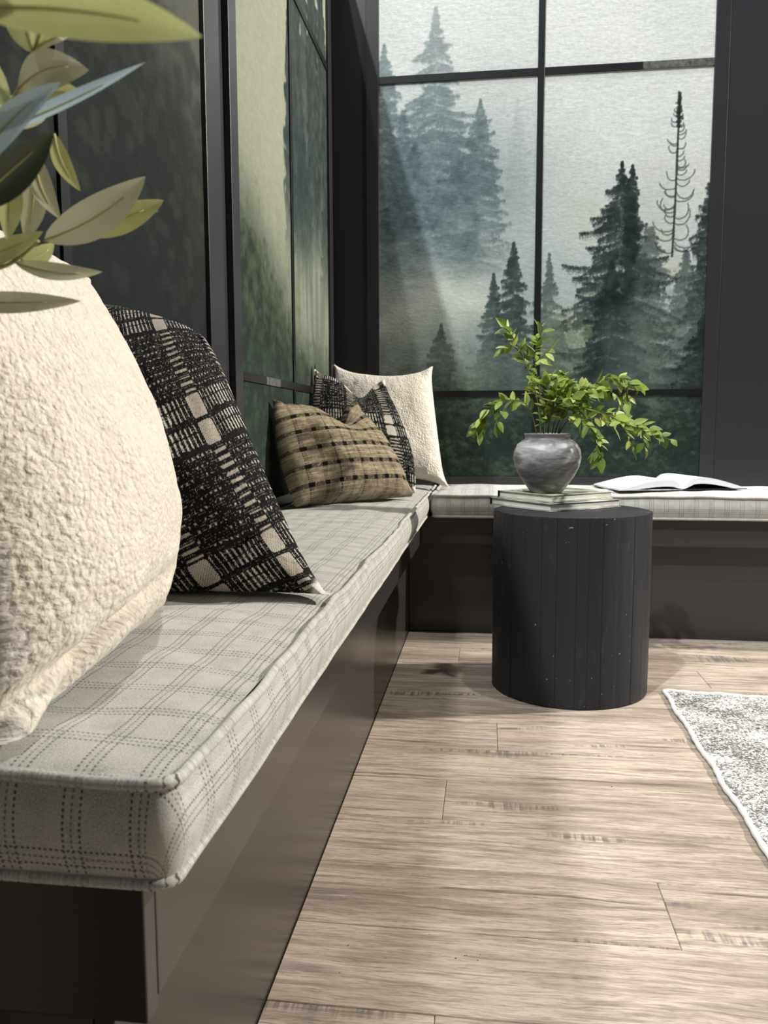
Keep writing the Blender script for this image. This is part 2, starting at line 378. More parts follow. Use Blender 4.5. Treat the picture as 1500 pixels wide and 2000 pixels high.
def mat_floor():
    m = Mat('greyed_oak_plank', W4, .42, .35); v = m.obj()
    rnd = m.n('ObjectInfo').outputs['Random']
    off = m.n('CombineXYZ', {0: m.math('MULTIPLY', rnd, 37.0), 1: m.math('MULTIPLY', rnd, 91.0), 2: m.math('MULTIPLY', rnd, 13.0)}).outputs[0]
    p = m.n('VectorMath', {0: v, 1: off}, operation='ADD').outputs[0]
    warp = m.noise(m.mapping(p, (3.4, 11, 1)), 1.0, 4, .6)
    pw = m.n('VectorMath', {0: p, 1: m.n('CombineXYZ', {0: 0.0, 1: m.math('MULTIPLY', warp, .03), 2: 0.0}).outputs[0]}, operation='ADD').outputs[0]
    broad = m.noise(m.mapping(pw, (1.3, 14, 1)), 1.0, 4, .6)
    grain = m.noise(m.mapping(pw, (6.5, 92, 1)), 1.0, 6, .68)
    fine = m.noise(m.mapping(pw, (24, 430, 1)), 1.0, 4, .65)
    pore = m.noise(m.mapping(pw, (70, 900, 1)), 1.0, 2, .6)
    c = m.ramp(broad, ((.26, rgb(127, 115, 104)), (.44, rgb(166, 151, 134)), (.58, rgb(190, 175, 157)), (.76, rgb(161, 152, 145))))
    c = m.mix(m.math('MULTIPLY', m.ramp(grain, ((.36, W4), (.54, K4))), .62), c, rgb(100, 90, 80))
    c = m.mix(m.math('MULTIPLY', m.ramp(grain, ((.56, K4), (.70, W4))), .45), c, rgb(198, 186, 171))
    c = m.mix(m.math('MULTIPLY', m.ramp(fine, ((.36, W4), (.50, K4))), .55), c, rgb(94, 85, 77))
    c = m.mix(m.math('MULTIPLY', m.ramp(pore, ((.34, W4), (.46, K4))), .35), c, rgb(88, 79, 71))
    # dark drawn-out cracks
    cr = m.ramp(m.noise(m.mapping(pw, (1.5, 60, 1), (3, 5, 0)), 1.0, 3, .5), ((.295, W4), (.325, K4)))
    c = m.mix(m.math('MULTIPLY', cr, .6), c, rgb(70, 58, 50))
    # grey saw-tooth marks across the grain
    mask = m.ramp(m.noise(m.mapping(p, (2.6, 17, 1), (7, 1, 0)), 1.0, 2, .4), ((.63, K4), (.68, W4)))
    teeth = m.ramp(m.noise(m.mapping(p, (120, 9, 1)), 1.0, 2, .6), ((.42, K4), (.58, W4)))
    c = m.mix(m.math('MULTIPLY', m.math('MULTIPLY', mask, teeth), .72), c, rgb(86, 83, 82))
    c = m.mix(m.math('MULTIPLY', m.math('SUBTRACT', rnd, .5), .30), c, rgb(182, 168, 150))
    m.set('Base Color', c)
    m.set('Roughness', m.math('ADD', .36, m.math('MULTIPLY', grain, .22)))
    m.bump(m.math('ADD', grain, m.math('MULTIPLY', fine, .5)), .22, .0012); return m.m
M_FLOOR = mat_floor()
M_SUB = Mat('dark_underlay', rgb(48, 42, 37), .9).m

# ------------------------------------------------------------------ measures of the place (metres; origin where the two bench bases meet on the floor)
WL, WB, TOPZ = -.3425, .41, 2.65          # side wall plane, end wall plane, open top of the walls
SEAT, LEDGE_T, LEDGE_B, OVER = .50, .4228, .330, .0467
YEND = -2.3526

# ------------------------------------------------------------------ floor
floor = box('floor', (-.6, -4.2, -.05), (3.4, .9, -.0062), M_SUB, bev=0)
tag(floor, 'greyed oak plank floor in front of the dark benches', 'floor', kind='structure')
rf = random.Random(4)
JOINTS = {0: (.192, 1.42), 1: (.913,), 2: (.36, 1.6), 3: (1.25,), 4: (.308, 1.5), 5: (1.02,), 6: (.20, 1.40), 7: (1.16,), 8: (.56, 1.75), 9: (1.35,), 10: (.22, 1.5)}
yb = [-.0008, -.032] + [-.032 - .171 * k for k in range(1, 24)]
for r in range(len(yb) - 1):
    y1, y0 = yb[r], yb[r + 1]
    k = r - 2
    js = JOINTS.get(k) or tuple(sorted(rf.uniform(.1, 2.9) for _ in range(2)))
    xs = [.0008] + list(js) + [3.35]
    for a, b in zip(xs[:-1], xs[1:]):
        box('plank', (a + .0004, y0 + .0004, -.006), (b - .0004, y1 - .0004, rf.uniform(-.0003, .0002)), M_FLOOR, floor, bev=.0011, seg=1)

# ------------------------------------------------------------------ walls (open at the top, so the hall lamps reach over them)
tag(box('wall_left', (WL - .09, -4.2, -.006), (WL, WB + .09, TOPZ), M_WALL, bev=0), 'dark charcoal painted side wall behind the long bench', 'wall', kind='structure')
tag(box('wall_back', (WL + .0002, WB, -.006), (3.4, WB + .09, TOPZ), M_WALL, bev=0), 'dark charcoal painted end wall holding the large forest print', 'wall', kind='structure')

def print_panel(name, P, origin, du, mat, label, cat='wall mural'):
    """flat printed panel, 6 mm proud of the wall; du = direction along its width"""
    n = Vector(du).cross(Vector((0, 0, 1)))
    U = P.X.ravel(); Z = P.Z.ravel(); N = len(U)
    relief = .0016 * (fbm(P.nz, P.nx, 14, 10, 7, 3).ravel() - .5)
    du = np.array(du); nn = np.array((n.x, n.y, 0)); org = np.array(origin)
    V = org + U[:, None] * du + Z[:, None] * np.array((0, 0, 1.0)) + (.006 + relief)[:, None] * nn
    e = np.array([org + a * P.W * du + b * np.array((0, 0, P.H)) + .0005 * nn for a, b in ((0, 0), (1, 0), (1, 1), (0, 1))])
    V = np.concatenate((V, e)); nx, nz = P.nx, P.nz
    c = [0, nx - 1, nx * nz - 1, nx * (nz - 1)]
    Q = np.concatenate((grid_quads(nx, nz), np.array([[N + 3, N + 2, N + 1, N]]), np.array([[N, N + 1, c[1], c[0]], [N + 1, N + 2, c[2], c[1]], [N + 2, N + 3, c[3], c[2]], [N + 3, N, c[0], c[3]]])))
    o = quads(name, V, Q, mat, None, True)
    pc = np.concatenate((P.im.reshape(-1, 3), np.full((4, 3), .5)))
    set_col(o.data, pc)
    return tag(o, label, cat), n

ZS, ZM1, ZM2 = .5365, 2.0722, .8672
XA, XM, XB = -.158, .4633, 1.091
pan, nb = print_panel('mural_panel', paint_back(), (XA, WB, ZS), (1, 0, 0), M_PRINT, 'large print of spruces in pale fog facing the camera behind the vase')
T = .0125
def tape_b(x0, x1, z0, z1, mat=M_TAPE, d=.0):
    return box('muntin', (x0, WB - .0115 - d, z0), (x1, WB - .0062, z1), mat, pan, bev=.0004, seg=1)
tape_b(XM - T, XM + T, ZS, ZS + 2.0, d=.0008)
for z, h in ((ZM1, .0135), (ZM2, .0125)):
    tape_b(XA, XM - T, z - h, z + h)
    if z == ZM1:
        tape_b(XM + T, .836, z - h, z + h); tag(tape_b(.836, XB, z - h, z + h, M_TAPEW), 'bare grey stretch of tape')
    else: tape_b(XM + T, XB, z - h, z + h)

pa, na = print_panel('mural_panel', paint_side(), (WL, -.889, ZS), (0, 1, 0), M_PRINT, 'olive grey forest print on the side wall above the far cushions, nearest the corner')
def tape_l(p, y0, y1, z0, z1, d=0, mat=M_TAPE): return box('muntin', (WL + .0062, y0, z0), (WL + .0105 + d, y1, z1), mat, p, bev=.0004, seg=1)
for z in (ZM1, ZM2):
    if z == ZM2:
        tape_l(pa, -.889, -.66, z - .011, z + .011, 0, M_TAPE); tag(tape_l(pa, -.655, -.50, z - .011, z + .011, .0003, M_TAPEW), 'bare grey stretch of tape'); tape_l(pa, -.495, -.334, z - .011, z + .011)
    else: tape_l(pa, -.889, -.334, z - .012, z + .012)
    tape_l(pa, -.310, .257, z - .012, z + .012)
tape_l(pa, -.334, -.310, ZS, ZS + 2.0, .0006)
pb, _ = print_panel('mural_panel', paint_near(), (WL, -2.318, ZS), (0, 1, 0), M_PRINT, 'near-black forest print on the side wall behind the front cushions and leaves')
tape_l(pb, -1.731, -1.705, ZS, ZS + 2.0, .0006)
for z in (ZM1, ZM2):
    tape_l(pb, -2.318, -1.731, z - .012, z + .012); tape_l(pb, -1.705, -1.118, z - .012, z + .012)

ntrim = 0
def trim(lo, hi, label):
    global ntrim; ntrim += 1
    return tag(box('trim_%d' % ntrim, lo, hi, M_TRIM, bev=.0015), label, 'trim', kind='structure')
tw = .049; pr = .016
trim((XA - tw, WB - pr, ZS - .03), (XA, WB, TOPZ), 'dark upright trim at the corner side of the large print')
trim((XB, WB - pr, ZS - .03), (XB + .052, WB, TOPZ), 'dark upright trim between the large print and the blank wall')
trim((XA, WB - pr, ZS - .03), (XB, WB, ZS), 'dark sill trim under the large print')
trim((XA, WB - pr, ZS + 2.0), (XB, WB, TOPZ), 'dark head trim over the large print')
trim((XB + .0535, WB - .009, SEAT - .05), (3.39, WB, TOPZ), 'blank dark wall panel beside the large print')
trim((WL, .257, ZS - .03), (WL + pr, .312, TOPZ), 'dark upright trim on the side wall next to the corner')
trim((WL, -.949, ZS - .03), (WL + pr, -.889, TOPZ), 'slim upright trim at the near edge of the olive print')
trim((WL, -1.118, ZS - .03), (WL + pr, -1.02, TOPZ), 'wide upright trim at the far edge of the near-black print')
trim((WL, -2.378, ZS - .03), (WL + pr, -2.318, TOPZ), 'upright trim at the near edge of the near-black print')
for a, b, nm in ((-.889, .257, 'olive print'), (-2.318, -1.118, 'near-black print')):
    trim((WL, a, ZS - .03), (WL + pr, b, ZS), 'dark sill trim under the ' + nm)
    trim((WL, a, ZS + 2.0), (WL + pr, b, TOPZ), 'dark head trim over the ' + nm)

# ------------------------------------------------------------------ benches
bl = empty('built_in_bench', (0, -1.0, 0))
tag(bl, 'long dark built-in bench running along the side wall, open end nearest the camera', 'bench')
def bbx(name, lo, hi, par, bev=.0015):
    o = box(name, lo, hi, M_BENCH, par, bev); o.matrix_parent_inverse = Matrix.Translation(-Vector(par.location)); return o
bbx('base_panel', (-.018, -2.317, -.006), (0, .018, LEDGE_B + .02), bl)
bbx('end_panel', (WL + .002, -2.317, -.006), (-.0185, -2.299, LEDGE_B + .02), bl)
bbx('seat_board', (WL + .002, YEND + .0185, LEDGE_T - .018), (OVER - .0185, WB - .002, LEDGE_T), bl)
bbx('front_board', (OVER - .018, YEND + .0125, LEDGE_B), (OVER, -OVER + .0, LEDGE_T), bl)
bbx('end_board', (WL + .002, YEND - .006, LEDGE_B - .009), (OVER - .0006, YEND + .0123, LEDGE_T - .0005), bl)
bb_ = empty('built_in_bench', (1.5, 0, 0))
tag(bb_, 'short dark built-in bench under the large fog print, behind the round table', 'bench')
bbx('base_panel', (.0006, 0, -.006), (3.39, .018, LEDGE_B + .02), bb_)
bbx('seat_board', (OVER + .0005, -OVER + .0185, LEDGE_T - .018), (3.39, WB - .002, LEDGE_T), bb_)
bbx('front_board', (OVER + .0005, -OVER, LEDGE_B), (3.39, -OVER + .018, LEDGE_T), bb_)
# ------------------------------------------------------------------ seat cushions (plaid wool, boxed and piped)
def mat_plaid():
    m = Mat('grey_plaid_wool', W4, .95, .1); m.set('Sheen Weight', .15); m.set('Sheen Roughness', .6)
    v = m.attr('cloth', True); s = m.n('SeparateXYZ', {0: v}); x, y = s.outputs[0], s.outputs[1]
    tw = m.noise(m.mapping(v, (1, 1, 1)), 700, 2, .6)
    tw2 = m.noise(v, 1500, 2, .7)
    blot = m.noise(v, 30, 3, .6)
    c = m.ramp(m.math('ADD', m.math('MULTIPLY', tw, .7), m.math('MULTIPLY', blot, .3)), ((.36, rgb(146, 145, 139)), (.52, rgb(188, 187, 180)), (.68, rgb(216, 215, 208))))
    c = m.mix(m.math('MULTIPLY', m.ramp(blot, ((.45, K4), (.65, W4))), .35), c, rgb(186, 176, 168))
    def lines(u, w, per, offs, dash):
        tot = None
        for o, wd, st in offs:
            f = m.math('ABSOLUTE', m.math('SUBTRACT', m.math('MODULO', m.math('ADD', u, 200 * per + per / 2 - o), per), per / 2))
            l = m.math('MULTIPLY', m.math('SUBTRACT', 1.0, m.math('DIVIDE', f, wd), clamp=True), st * 1.7, clamp=True)
            tot = l if tot is None else m.math('MAXIMUM', tot, l)
        d = m.math('ADD', .55, m.math('MULTIPLY', m.math('SIGN', m.math('SINE', m.math('MULTIPLY', w, dash))), .45))
        return m.math('MULTIPLY', tot, d)
    trip = ((-.0062, .0012, 1.0), (0.0, .0012, .6), (.0062, .0012, 1.0))
    a = lines(x, y, .0485, trip, 2 * math.pi / .0042); b = lines(y, x, .0575, trip, 2 * math.pi / .0042)
    l = m.math('MAXIMUM', a, b)
    c = m.mix(m.math('MULTIPLY', l, .92), c, rgb(52, 54, 56))
    m.set('Base Color', c)
    m.bump(m.math('ADD', m.math('MULTIPLY', tw, .7), m.math('MULTIPLY', tw2, .5)), .35, .0012); return m.m
M_PLAID = mat_plaid()

def seat_cushion(lo, hi, z0, z1, label, seed, dips=()):
    """boxed cushion over the plan rectangle lo..hi"""
    rg = np.random.default_rng(seed); x0, y0 = lo; x1, y1 = hi; r = .017
    pts, nrm = [], []
    def side(ax, ay, bx, by, nx, ny):
        L = math.hypot(bx - ax, by - ay); n = max(4, int(L / .012))
        for t in np.linspace(0, 1, n): pts.append((ax + (bx - ax) * t, ay + (by - ay) * t)); nrm.append((nx, ny))
    def arc(cx, cy, a0):
        for t in np.linspace(0, 1, 8)[1:-1]:
            a = a0 + t * math.pi / 2; pts.append((cx + r * math.cos(a), cy + r * math.sin(a))); nrm.append((math.cos(a), math.sin(a)))
    side(x0 + r, y0, x1 - r, y0, 0, -1); arc(x1 - r, y0 + r, -math.pi / 2)
    side(x1, y0 + r, x1, y1 - r, 1, 0); arc(x1 - r, y1 - r, 0)
    side(x1 - r, y1, x0 + r, y1, 0, 1); arc(x0 + r, y1 - r, math.pi / 2)
    side(x0, y1 - r, x0, y0 + r, -1, 0); arc(x0 + r, y0 + r, math.pi)
    p = np.array(pts); n = np.array(nrm); m = len(p)
    s = np.arange(m) / m
    wob = sum(np.sin(2 * np.pi * (k * s + rg.random())) * .0014 / (1 + k / 30) for k in (7, 13, 22, 37, 61))
    wobz = sum(np.sin(2 * np.pi * (k * s + rg.random())) * .0009 for k in (5, 11, 19, 43))
    V, cl = [], []
    rows = 9; hgt = z1 - z0
    for k in range(rows):                       # the boxing, bottom to top
        t = k / (rows - 1); bul = .010 * math.sin(math.pi * t) - .003 * (1 - t)
        q = p + n * (bul + wob * (.35 + .65 * t))[:, None]
        z = z0 + hgt * t + wobz * t
        V.append(np.column_stack((q, z))); cl.append(p + n * (hgt * (1 - t)))
    V = np.concatenate(V); cl = np.concatenate(cl); i = np.arange(m); i2 = (i + 1) % m
    Q = np.concatenate([np.stack((k * m + i, k * m + i2, (k + 1) * m + i2, (k + 1) * m + i), 1) for k in range(rows - 1)])
    # the crowned top panel: a grid closed off under the piping
    wmin = min(x1 - x0, y1 - y0) / 2
    def ticks(a, b):
        L = b - a; e = np.array([.0012, .004, .008, .013, .02, .03, .045]); mid = np.linspace(.06, L - .06, max(4, int((L - .12) / .018)))
        return a + np.concatenate((e, mid, L - e[::-1]))
    gx, gy = ticks(x0, x1), ticks(y0, y1); GX, GY = np.meshgrid(gx, gy)
    ex = np.minimum(GX - x0, x1 - GX); ey = np.minimum(GY - y0, y1 - GY)
    inx, iny = r - ex, r - ey; out = np.hypot(np.maximum(inx, 0), np.maximum(iny, 0)); bad = (inx > 0) & (iny > 0) & (out > r - .0012)
    sc = np.where(bad, (r - .0012) / np.maximum(out, 1e-6), 1)
    QX = np.where(bad, np.where(GX < (x0 + x1) / 2, x0 + r - inx * sc, x1 - r + inx * sc), GX); QY = np.where(bad, np.where(GY < (y0 + y1) / 2, y0 + r - iny * sc, y1 - r + iny * sc), GY)
    gg = lambda s_: 1 - (1 - np.minimum(1, s_ / (wmin * .8))) ** 2.4
    k = gg(ex) * gg(ey); dm = np.minimum(ex, ey)
    z = z1 + .0005 + .013 * k - .0022 * np.exp(-((dm - .009) / .004) ** 2)
    z = z + (.0018 * np.sin(QY * 31 + 1.3 * np.sin(QX * 23)) + .0012 * np.sin(QY * 67 + QX * 40)) * k
    z = z + .0007 * np.sin(QY * 95 + 2 * np.sin(QY * 13)) * np.exp(-((dm - .012) / .010) ** 2) + .0007 * np.sin(QX * 95) * np.exp(-((ey - .012) / .010) ** 2)
    for dx, dy, dr, dd in dips: z = z - dd * np.exp(-(((QX - dx) ** 2 + (QY - dy) ** 2) / dr ** 2)) * k
    off = len(V); V = np.concatenate((V, np.column_stack((QX.ravel(), QY.ravel(), z.ravel())))); cl = np.concatenate((cl, np.column_stack((QX.ravel(), QY.ravel()))))
    Q = np.concatenate((Q, grid_quads(len(gx), len(gy), off)))
    o = quads('seat_cushion', V, Q, M_PLAID, None, True); set_vec(o.data, cl)
    # flat underside
    b = pyd('underside', [(x0 + .004, y0 + .004, z0 + .001), (x1 - .004, y0 + .004, z0 + .001), (x1 - .004, y1 - .004, z0 + .001), (x0 + .004, y1 - .004, z0 + .001)], [(3, 2, 1, 0)], M_PLAID, o)
    for zz, k, rad in ((z1 + .0005, rows - 1, .0048), (z0 + .0045, 0, .0045)):
        path = V[k * m:(k + 1) * m] + np.column_stack((n * .0028, np.zeros(m))); path[:, 2] = zz + (wobz if k else 0)
        nn = 8; t = tube('piping', path, rad, M_PLAID, o, nn, True)
        set_vec(t.data, np.repeat(p + n * .001, nn, 0) * 1.0 + np.tile(np.column_stack((np.cos(np.arange(nn)), np.sin(np.arange(nn)))) * .002, (m, 1)))
    return tag(o, label, 'cushion')
CX1 = .068
seat_cushion((WL + .004, YEND - .008), (CX1, WB - .006), LEDGE_T, SEAT, 'long grey plaid seat cushion along the side wall under most of the pillows', 1, ((-.08, -2.2, .12, .008), (-.08, -1.75, .12, .006), (-.1, -.35, .14, .006)))
seat_cushion((CX1 + .0215, -CX1 - .0), (3.38, WB - .02), LEDGE_T, SEAT, 'grey plaid seat cushion on the bench behind the round table, under the open book', 2)

# ------------------------------------------------------------------ throw pillows
def mat_cloth(name, grain, strength, dist, tint=.12, sheen=.2):
    m = Mat(name, W4, .95, .08); m.set('Sheen Weight', sheen); m.set('Sheen Roughness', .5)
    v = m.attr('cloth', True)
    f = m.noise(v, grain, 3, .65); g = m.noise(v, grain * 2.3, 2, .6)
    m.set('Base Color', m.mix(m.math('MULTIPLY', m.math('SUBTRACT', f, .35, clamp=True), tint * 4), m.attr('paint'), K4))
    m.bump(m.math('ADD', f, m.math('MULTIPLY', g, .5)), strength, dist); return m.m
M_WOVEN = mat_cloth('black_and_cream_weave', 420, .7, .0018, .10, .05)
M_SLUB = mat_cloth('tan_slub_weave', 520, .5, .0012, .14, .05)
def mat_boucle():
    m = Mat('cream_boucle', rgb(232, 224, 206), .95, .08); m.set('Sheen Weight', .3)
    v = m.attr('cloth', True)
    wv = m.n('VectorMath', {0: v, 1: m.n('VectorMath', {0: m.n('TexNoise', {'Vector': v, 'Scale': 160.0, 'Detail': 2.0}).outputs[1], 3: .0045}, operation='SCALE').outputs[0]}, operation='ADD').outputs[0]
    vo = m.n('TexVoronoi', {'Vector': wv, 'Scale': 190.0}, feature='SMOOTH_F1').outputs[0]
    f = m.noise(wv, 420, 3, .6)
    h = m.math('SUBTRACT', m.math('MULTIPLY', f, .35), m.math('POWER', vo, 1.6))
    m.set('Base Color', m.mix(m.ramp(m.noise(v, 60, 3), ((.3, K4), (.7, W4))), rgb(216, 207, 189), rgb(230, 224, 210)))
    m.bump(h, .8, .005); return m.m
M_BOUCLE = mat_boucle()

def paint_woven(n, W, H, seed, rot=0.0, off=(0, 0)):
    """black and cream woven cloth: cream block pairs, ladders and tally bars; n x n over W x H metres"""
    rg = np.random.default_rng(seed)
    U, V = np.meshgrid(np.linspace(-W / 2, W / 2, n), np.linspace(-H / 2, H / 2, n))
    c, s = math.cos(rot), math.sin(rot); S = c * U + s * V + off[0]; T = -s * U + c * V + off[1]
    S = S + .0012 * (fbm(n, n, 20, 20, seed + 1, 2) - .5); T = T + .0016 * (fbm(n, n, 14, 14, seed + 2, 2) - .5)
    ps, pt = .160, .205
    si = np.floor(S / ps); s0 = S - si * ps; ti = np.floor(T / pt); t0 = T - ti * pt
    nz = vnoise(n, n, n // 2, n // 2, seed + 3); nf = vnoise(n, n, n // 3, n // 4, seed + 4)
    k = np.zeros((n, n))
    # thread specks everywhere
    dot = (np.sin(S * 2 * np.pi / .0042) > .15) & (np.sin(T * 2 * np.pi / .0036) > .2)
    k = np.maximum(k, .50 * dot * (nz > .52))
    warm = np.zeros((n, n))
    pair = t0 < .082
    sub = np.where(t0 < .041, t0, t0 - .041)
    blk = pair & (s0 < .040) & (sub > .003) & (sub < .0375)
    # rounded block corners
    bx = np.abs(s0 - .020) / .020; bt = np.abs(sub - .0202) / .0173
    blk &= (bx ** 8 + bt ** 8) < 1
    lad = (~pair) & (s0 < .040) & (np.sin((t0 - .082) * 2 * np.pi / .0112) > .3) & (s0 > .003 + .006 * nf)
    tal = pair & (s0 >= .040)
    j = np.floor((s0 - .040) / .0115); fr = (s0 - .040) / .0115 - j; wd = .10 + .24 * np.sin(np.pi * np.clip(j / 10, 0, 1)) ** 2
    bar = tal & (np.abs(fr - .5) < wd * .62) & (sub > .004 + .006 * (nf)) & (sub < .038) & (nz > .15)
    dash = (~pair) & (s0 >= .040) & (np.sin(t0 * 2 * np.pi / .0123) > .62) & (fr > .3) & (fr < .7) & (nf > .45)
    k = np.maximum(k, .85 * lad); k = np.maximum(k, .92 * bar); k = np.maximum(k, .80 * dash)
    k = np.where(tal & (sub < .003), .05, k)
    k *= .80 + .35 * nz
    k = np.where(blk, .95, k); warm = np.where(blk | lad, 1.0, 0)
    # dark weft lines
    k *= 1 - .8 * ((np.sin(T * 2 * np.pi / .0205) > .93) & ~blk)
    k *= 1 - .55 * (np.abs(np.sin(S * 2 * np.pi / .0042)) > .93) * blk
    base = np.array((.085, .08, .082)); lite = np.array((.86, .845, .80)); wrm = np.array((.80, .765, .70))
    lc = lite + (wrm - lite) * warm[..., None]
    im = base + (lc - base) * np.clip(k, 0, 1)[..., None]
    return im
def paint_tan(n, W, H, seed):
    U, V = np.meshgrid(np.linspace(-W / 2, W / 2, n), np.linspace(-H / 2, H / 2, n))
    slub = vnoise(n, n, n // 2, 10, seed); sl2 = vnoise(n, n, 30, n // 2, seed + 2); nz = vnoise(n, n, n // 2, n // 2, seed + 1)
    im = np.array((.56, .515, .42)) + (slub - .5)[..., None] * .22 + (sl2 - .5)[..., None] * .08 + (nz - .5)[..., None] * .10
    pv, pu = .052, .049
    tv = (V + 10 * pv + .012) % pv; tu = (U + 10 * pu + .012) % pu
    band = tv < .0125
    im = np.where((band & (nz > .28))[..., None], np.array((.31, .28, .23)) + (nz[..., None] - .5) * .22, im)
    sq = band & (tu < .0165); im = np.where(sq[..., None], np.array((.06, .055, .05)), im)
    for o in (.002, .0065, .011):
        ln = (np.abs(tu - o) < .0010) & ~band & (np.sin(V * 2 * np.pi / .005) > -.2)
        im = np.where(ln[..., None], im * .36, im)
    return im

def pillow(name, corners, W, H, thick, n, mat, label, cat, paint=None, concave=(.06, .06), tb=None, dents=(), ear=.0, seat=None, rough=0.0, seed=1, tip=None, walls=True, sag=.18, power=.5, group=None, chop=None):
    """corners BL, BR, TR, TL as seen from the front; inflated grid with pinched corners"""
    BL, BR, TR, TL = [np.array(c, float) for c in corners]
    u = np.sin(np.linspace(-1, 1, n) * np.pi / 2) * .35 + np.linspace(-1, 1, n) * .65
    U, V = np.meshgrid(u, u)
    cu, cv = concave
    Uc = U * (1 - cu * (1 - V ** 2) * np.abs(U) ** 1.5); Vc = V * (1 - cv * (1 - U ** 2) * np.abs(V) ** 1.5)
    if ear:
        es = np.array(ear if hasattr(ear, '__len__') else [ear] * 4); a, b = (1 + U) / 2, (1 + V) / 2
        ee = es[0] * (1 - a) * (1 - b) + es[1] * a * (1 - b) + es[2] * a * b + es[3] * (1 - a) * b
        e = (np.abs(U) * np.abs(V)) ** (10 if es.min() >= 0 else 5) * ee; Uc = Uc * (1 + e); Vc = Vc * (1 + e)
    a = ((1 + Uc) / 2)[..., None]; b = ((1 + Vc) / 2)[..., None]
    P = BL * (1 - a) * (1 - b) + BR * a * (1 - b) + TR * a * b + TL * (1 - a) * b
    N = np.cross(BR - BL + TR - TL, TL - BL + TR - BR); N /= np.linalg.norm(N)
    prof = (np.clip(1 - np.abs(U) ** 2.2, 0, 1) * np.clip(1 - np.abs(V) ** 2.2, 0, 1)) ** power
    prof = prof * (1 - sag * V)
    rg = np.random.default_rng(seed)
    hf = thick * prof; hb = (tb if tb else thick) * prof
    puck = (fbm(n, n, 5, 5, seed + 70, 3) - .5)
    hf = hf + thick * .22 * puck * prof ** .5
    # pulled folds running in from the seams
    fold = np.zeros((n, n))
    for k in range(14):
        sd = rg.integers(4); p0 = rg.uniform(-.85, .85); L = rg.uniform(.15, .4); wv = rg.uniform(.02, .045)
        A, B = (U, V) if sd < 2 else (V, U); sg = 1 if sd % 2 else -1
        fold += np.exp(-((A - p0 - .25 * (1 - sg * B)) / wv) ** 2) * np.exp(-((1 - sg * B) / L) ** 2) * rg.choice((-1, 1))
    hf = hf + fold * .0028 * (prof ** .4)
    for du, dv, ang, la, lb, dep in dents:
        x = (U - du) * math.cos(ang) + (V - dv) * math.sin(ang); y = -(U - du) * math.sin(ang) + (V - dv) * math.cos(ang)
        hf = hf - dep * np.exp(-(x / la) ** 2 - (y / lb) ** 2)
    if chop:
        cu0, wid, dep = chop          # karate-chop: the middle of the top edge pushed down
        k = np.exp(-((U - cu0) / wid) ** 2) * np.clip((V + .1) / 1.1, 0, 1) ** 2.0
        P = P - (TL - BL + TR - BR)[None, None] / 2 / np.linalg.norm(TL - BL) * (dep * k)[..., None]
        hf = hf * (1 - .35 * k); hb = hb * (1 - .2 * k)
    er = .017 * np.exp(-((1 - np.abs(U)) ** 2 + (1 - np.abs(V)) ** 2) / .12 ** 2) * np.sqrt(np.clip(np.minimum(1 - np.abs(U), 1 - np.abs(V)) / .07, 0, 1))
    hf = hf + er; hb = hb + er
    if rough:
        hf = hf + rough * (vnoise(n, n, int(n / 3.2), int(n / 3.2), seed + 5) - .5) + rough * .6 * (vnoise(n, n, int(n / 6), int(n / 6), seed + 6) - .5)
    F = P + N * hf[..., None]; B = P - N * hb[..., None]
    F = F.reshape(-1, 3); B = B.reshape(-1, 3)
    V3 = np.concatenate((F, B))
    if seat is not None:
        zf = seat + np.zeros(len(V3)); V3[:, 2] = np.where(V3[:, 2] < zf + .004, zf + .004 * np.exp((V3[:, 2] - zf - .004) / .02), V3[:, 2])
    if walls:
        V3[:, 0] = np.maximum(V3[:, 0], WL + .0175); V3[:, 1] = np.minimum(V3[:, 1], WB - .0175)
    idx = np.arange(n * n).reshape(n, n); brd = np.zeros((n, n), bool); brd[0] = brd[-1] = True; brd[:, 0] = brd[:, -1] = True
    # weld the back grid's rim to the front's
    mp = np.where(brd, idx, idx + n * n).ravel()
    Q = np.concatenate((grid_quads(n, n), mp[grid_quads(n, n)][:, ::-1]))
    keep = np.concatenate((np.ones(n * n, bool), ~brd.ravel())); new = np.cumsum(keep) - 1
    o = quads(name, V3[keep], new[Q], mat, None, True)
    cl = np.column_stack((U.ravel() * W / 2, V.ravel() * H / 2, np.zeros(n * n))); cl2 = cl.copy(); cl2[:, 2] = .3
    set_vec(o.data, np.concatenate((cl, cl2))[keep])
    if paint is not None:
        im = paint.copy()
        if tip is not None:
            ev = np.clip((np.abs(U) + np.abs(V) - tip) / .04, 0, 1)[..., None]; im = im * (1 - ev) + np.array((.84, .82, .77)) * ev
        # resample from even spacing to the grid's own spacing
        ii = np.clip(np.round((u + 1) / 2 * (n - 1)).astype(int), 0, n - 1); im2 = im[ii][:, ii] if tip is None else im
        c = im2.reshape(-1, 3); set_col(o.data, np.concatenate((c, c))[keep])
    return tag(o, label, cat, group)

SZ = SEAT + .0135
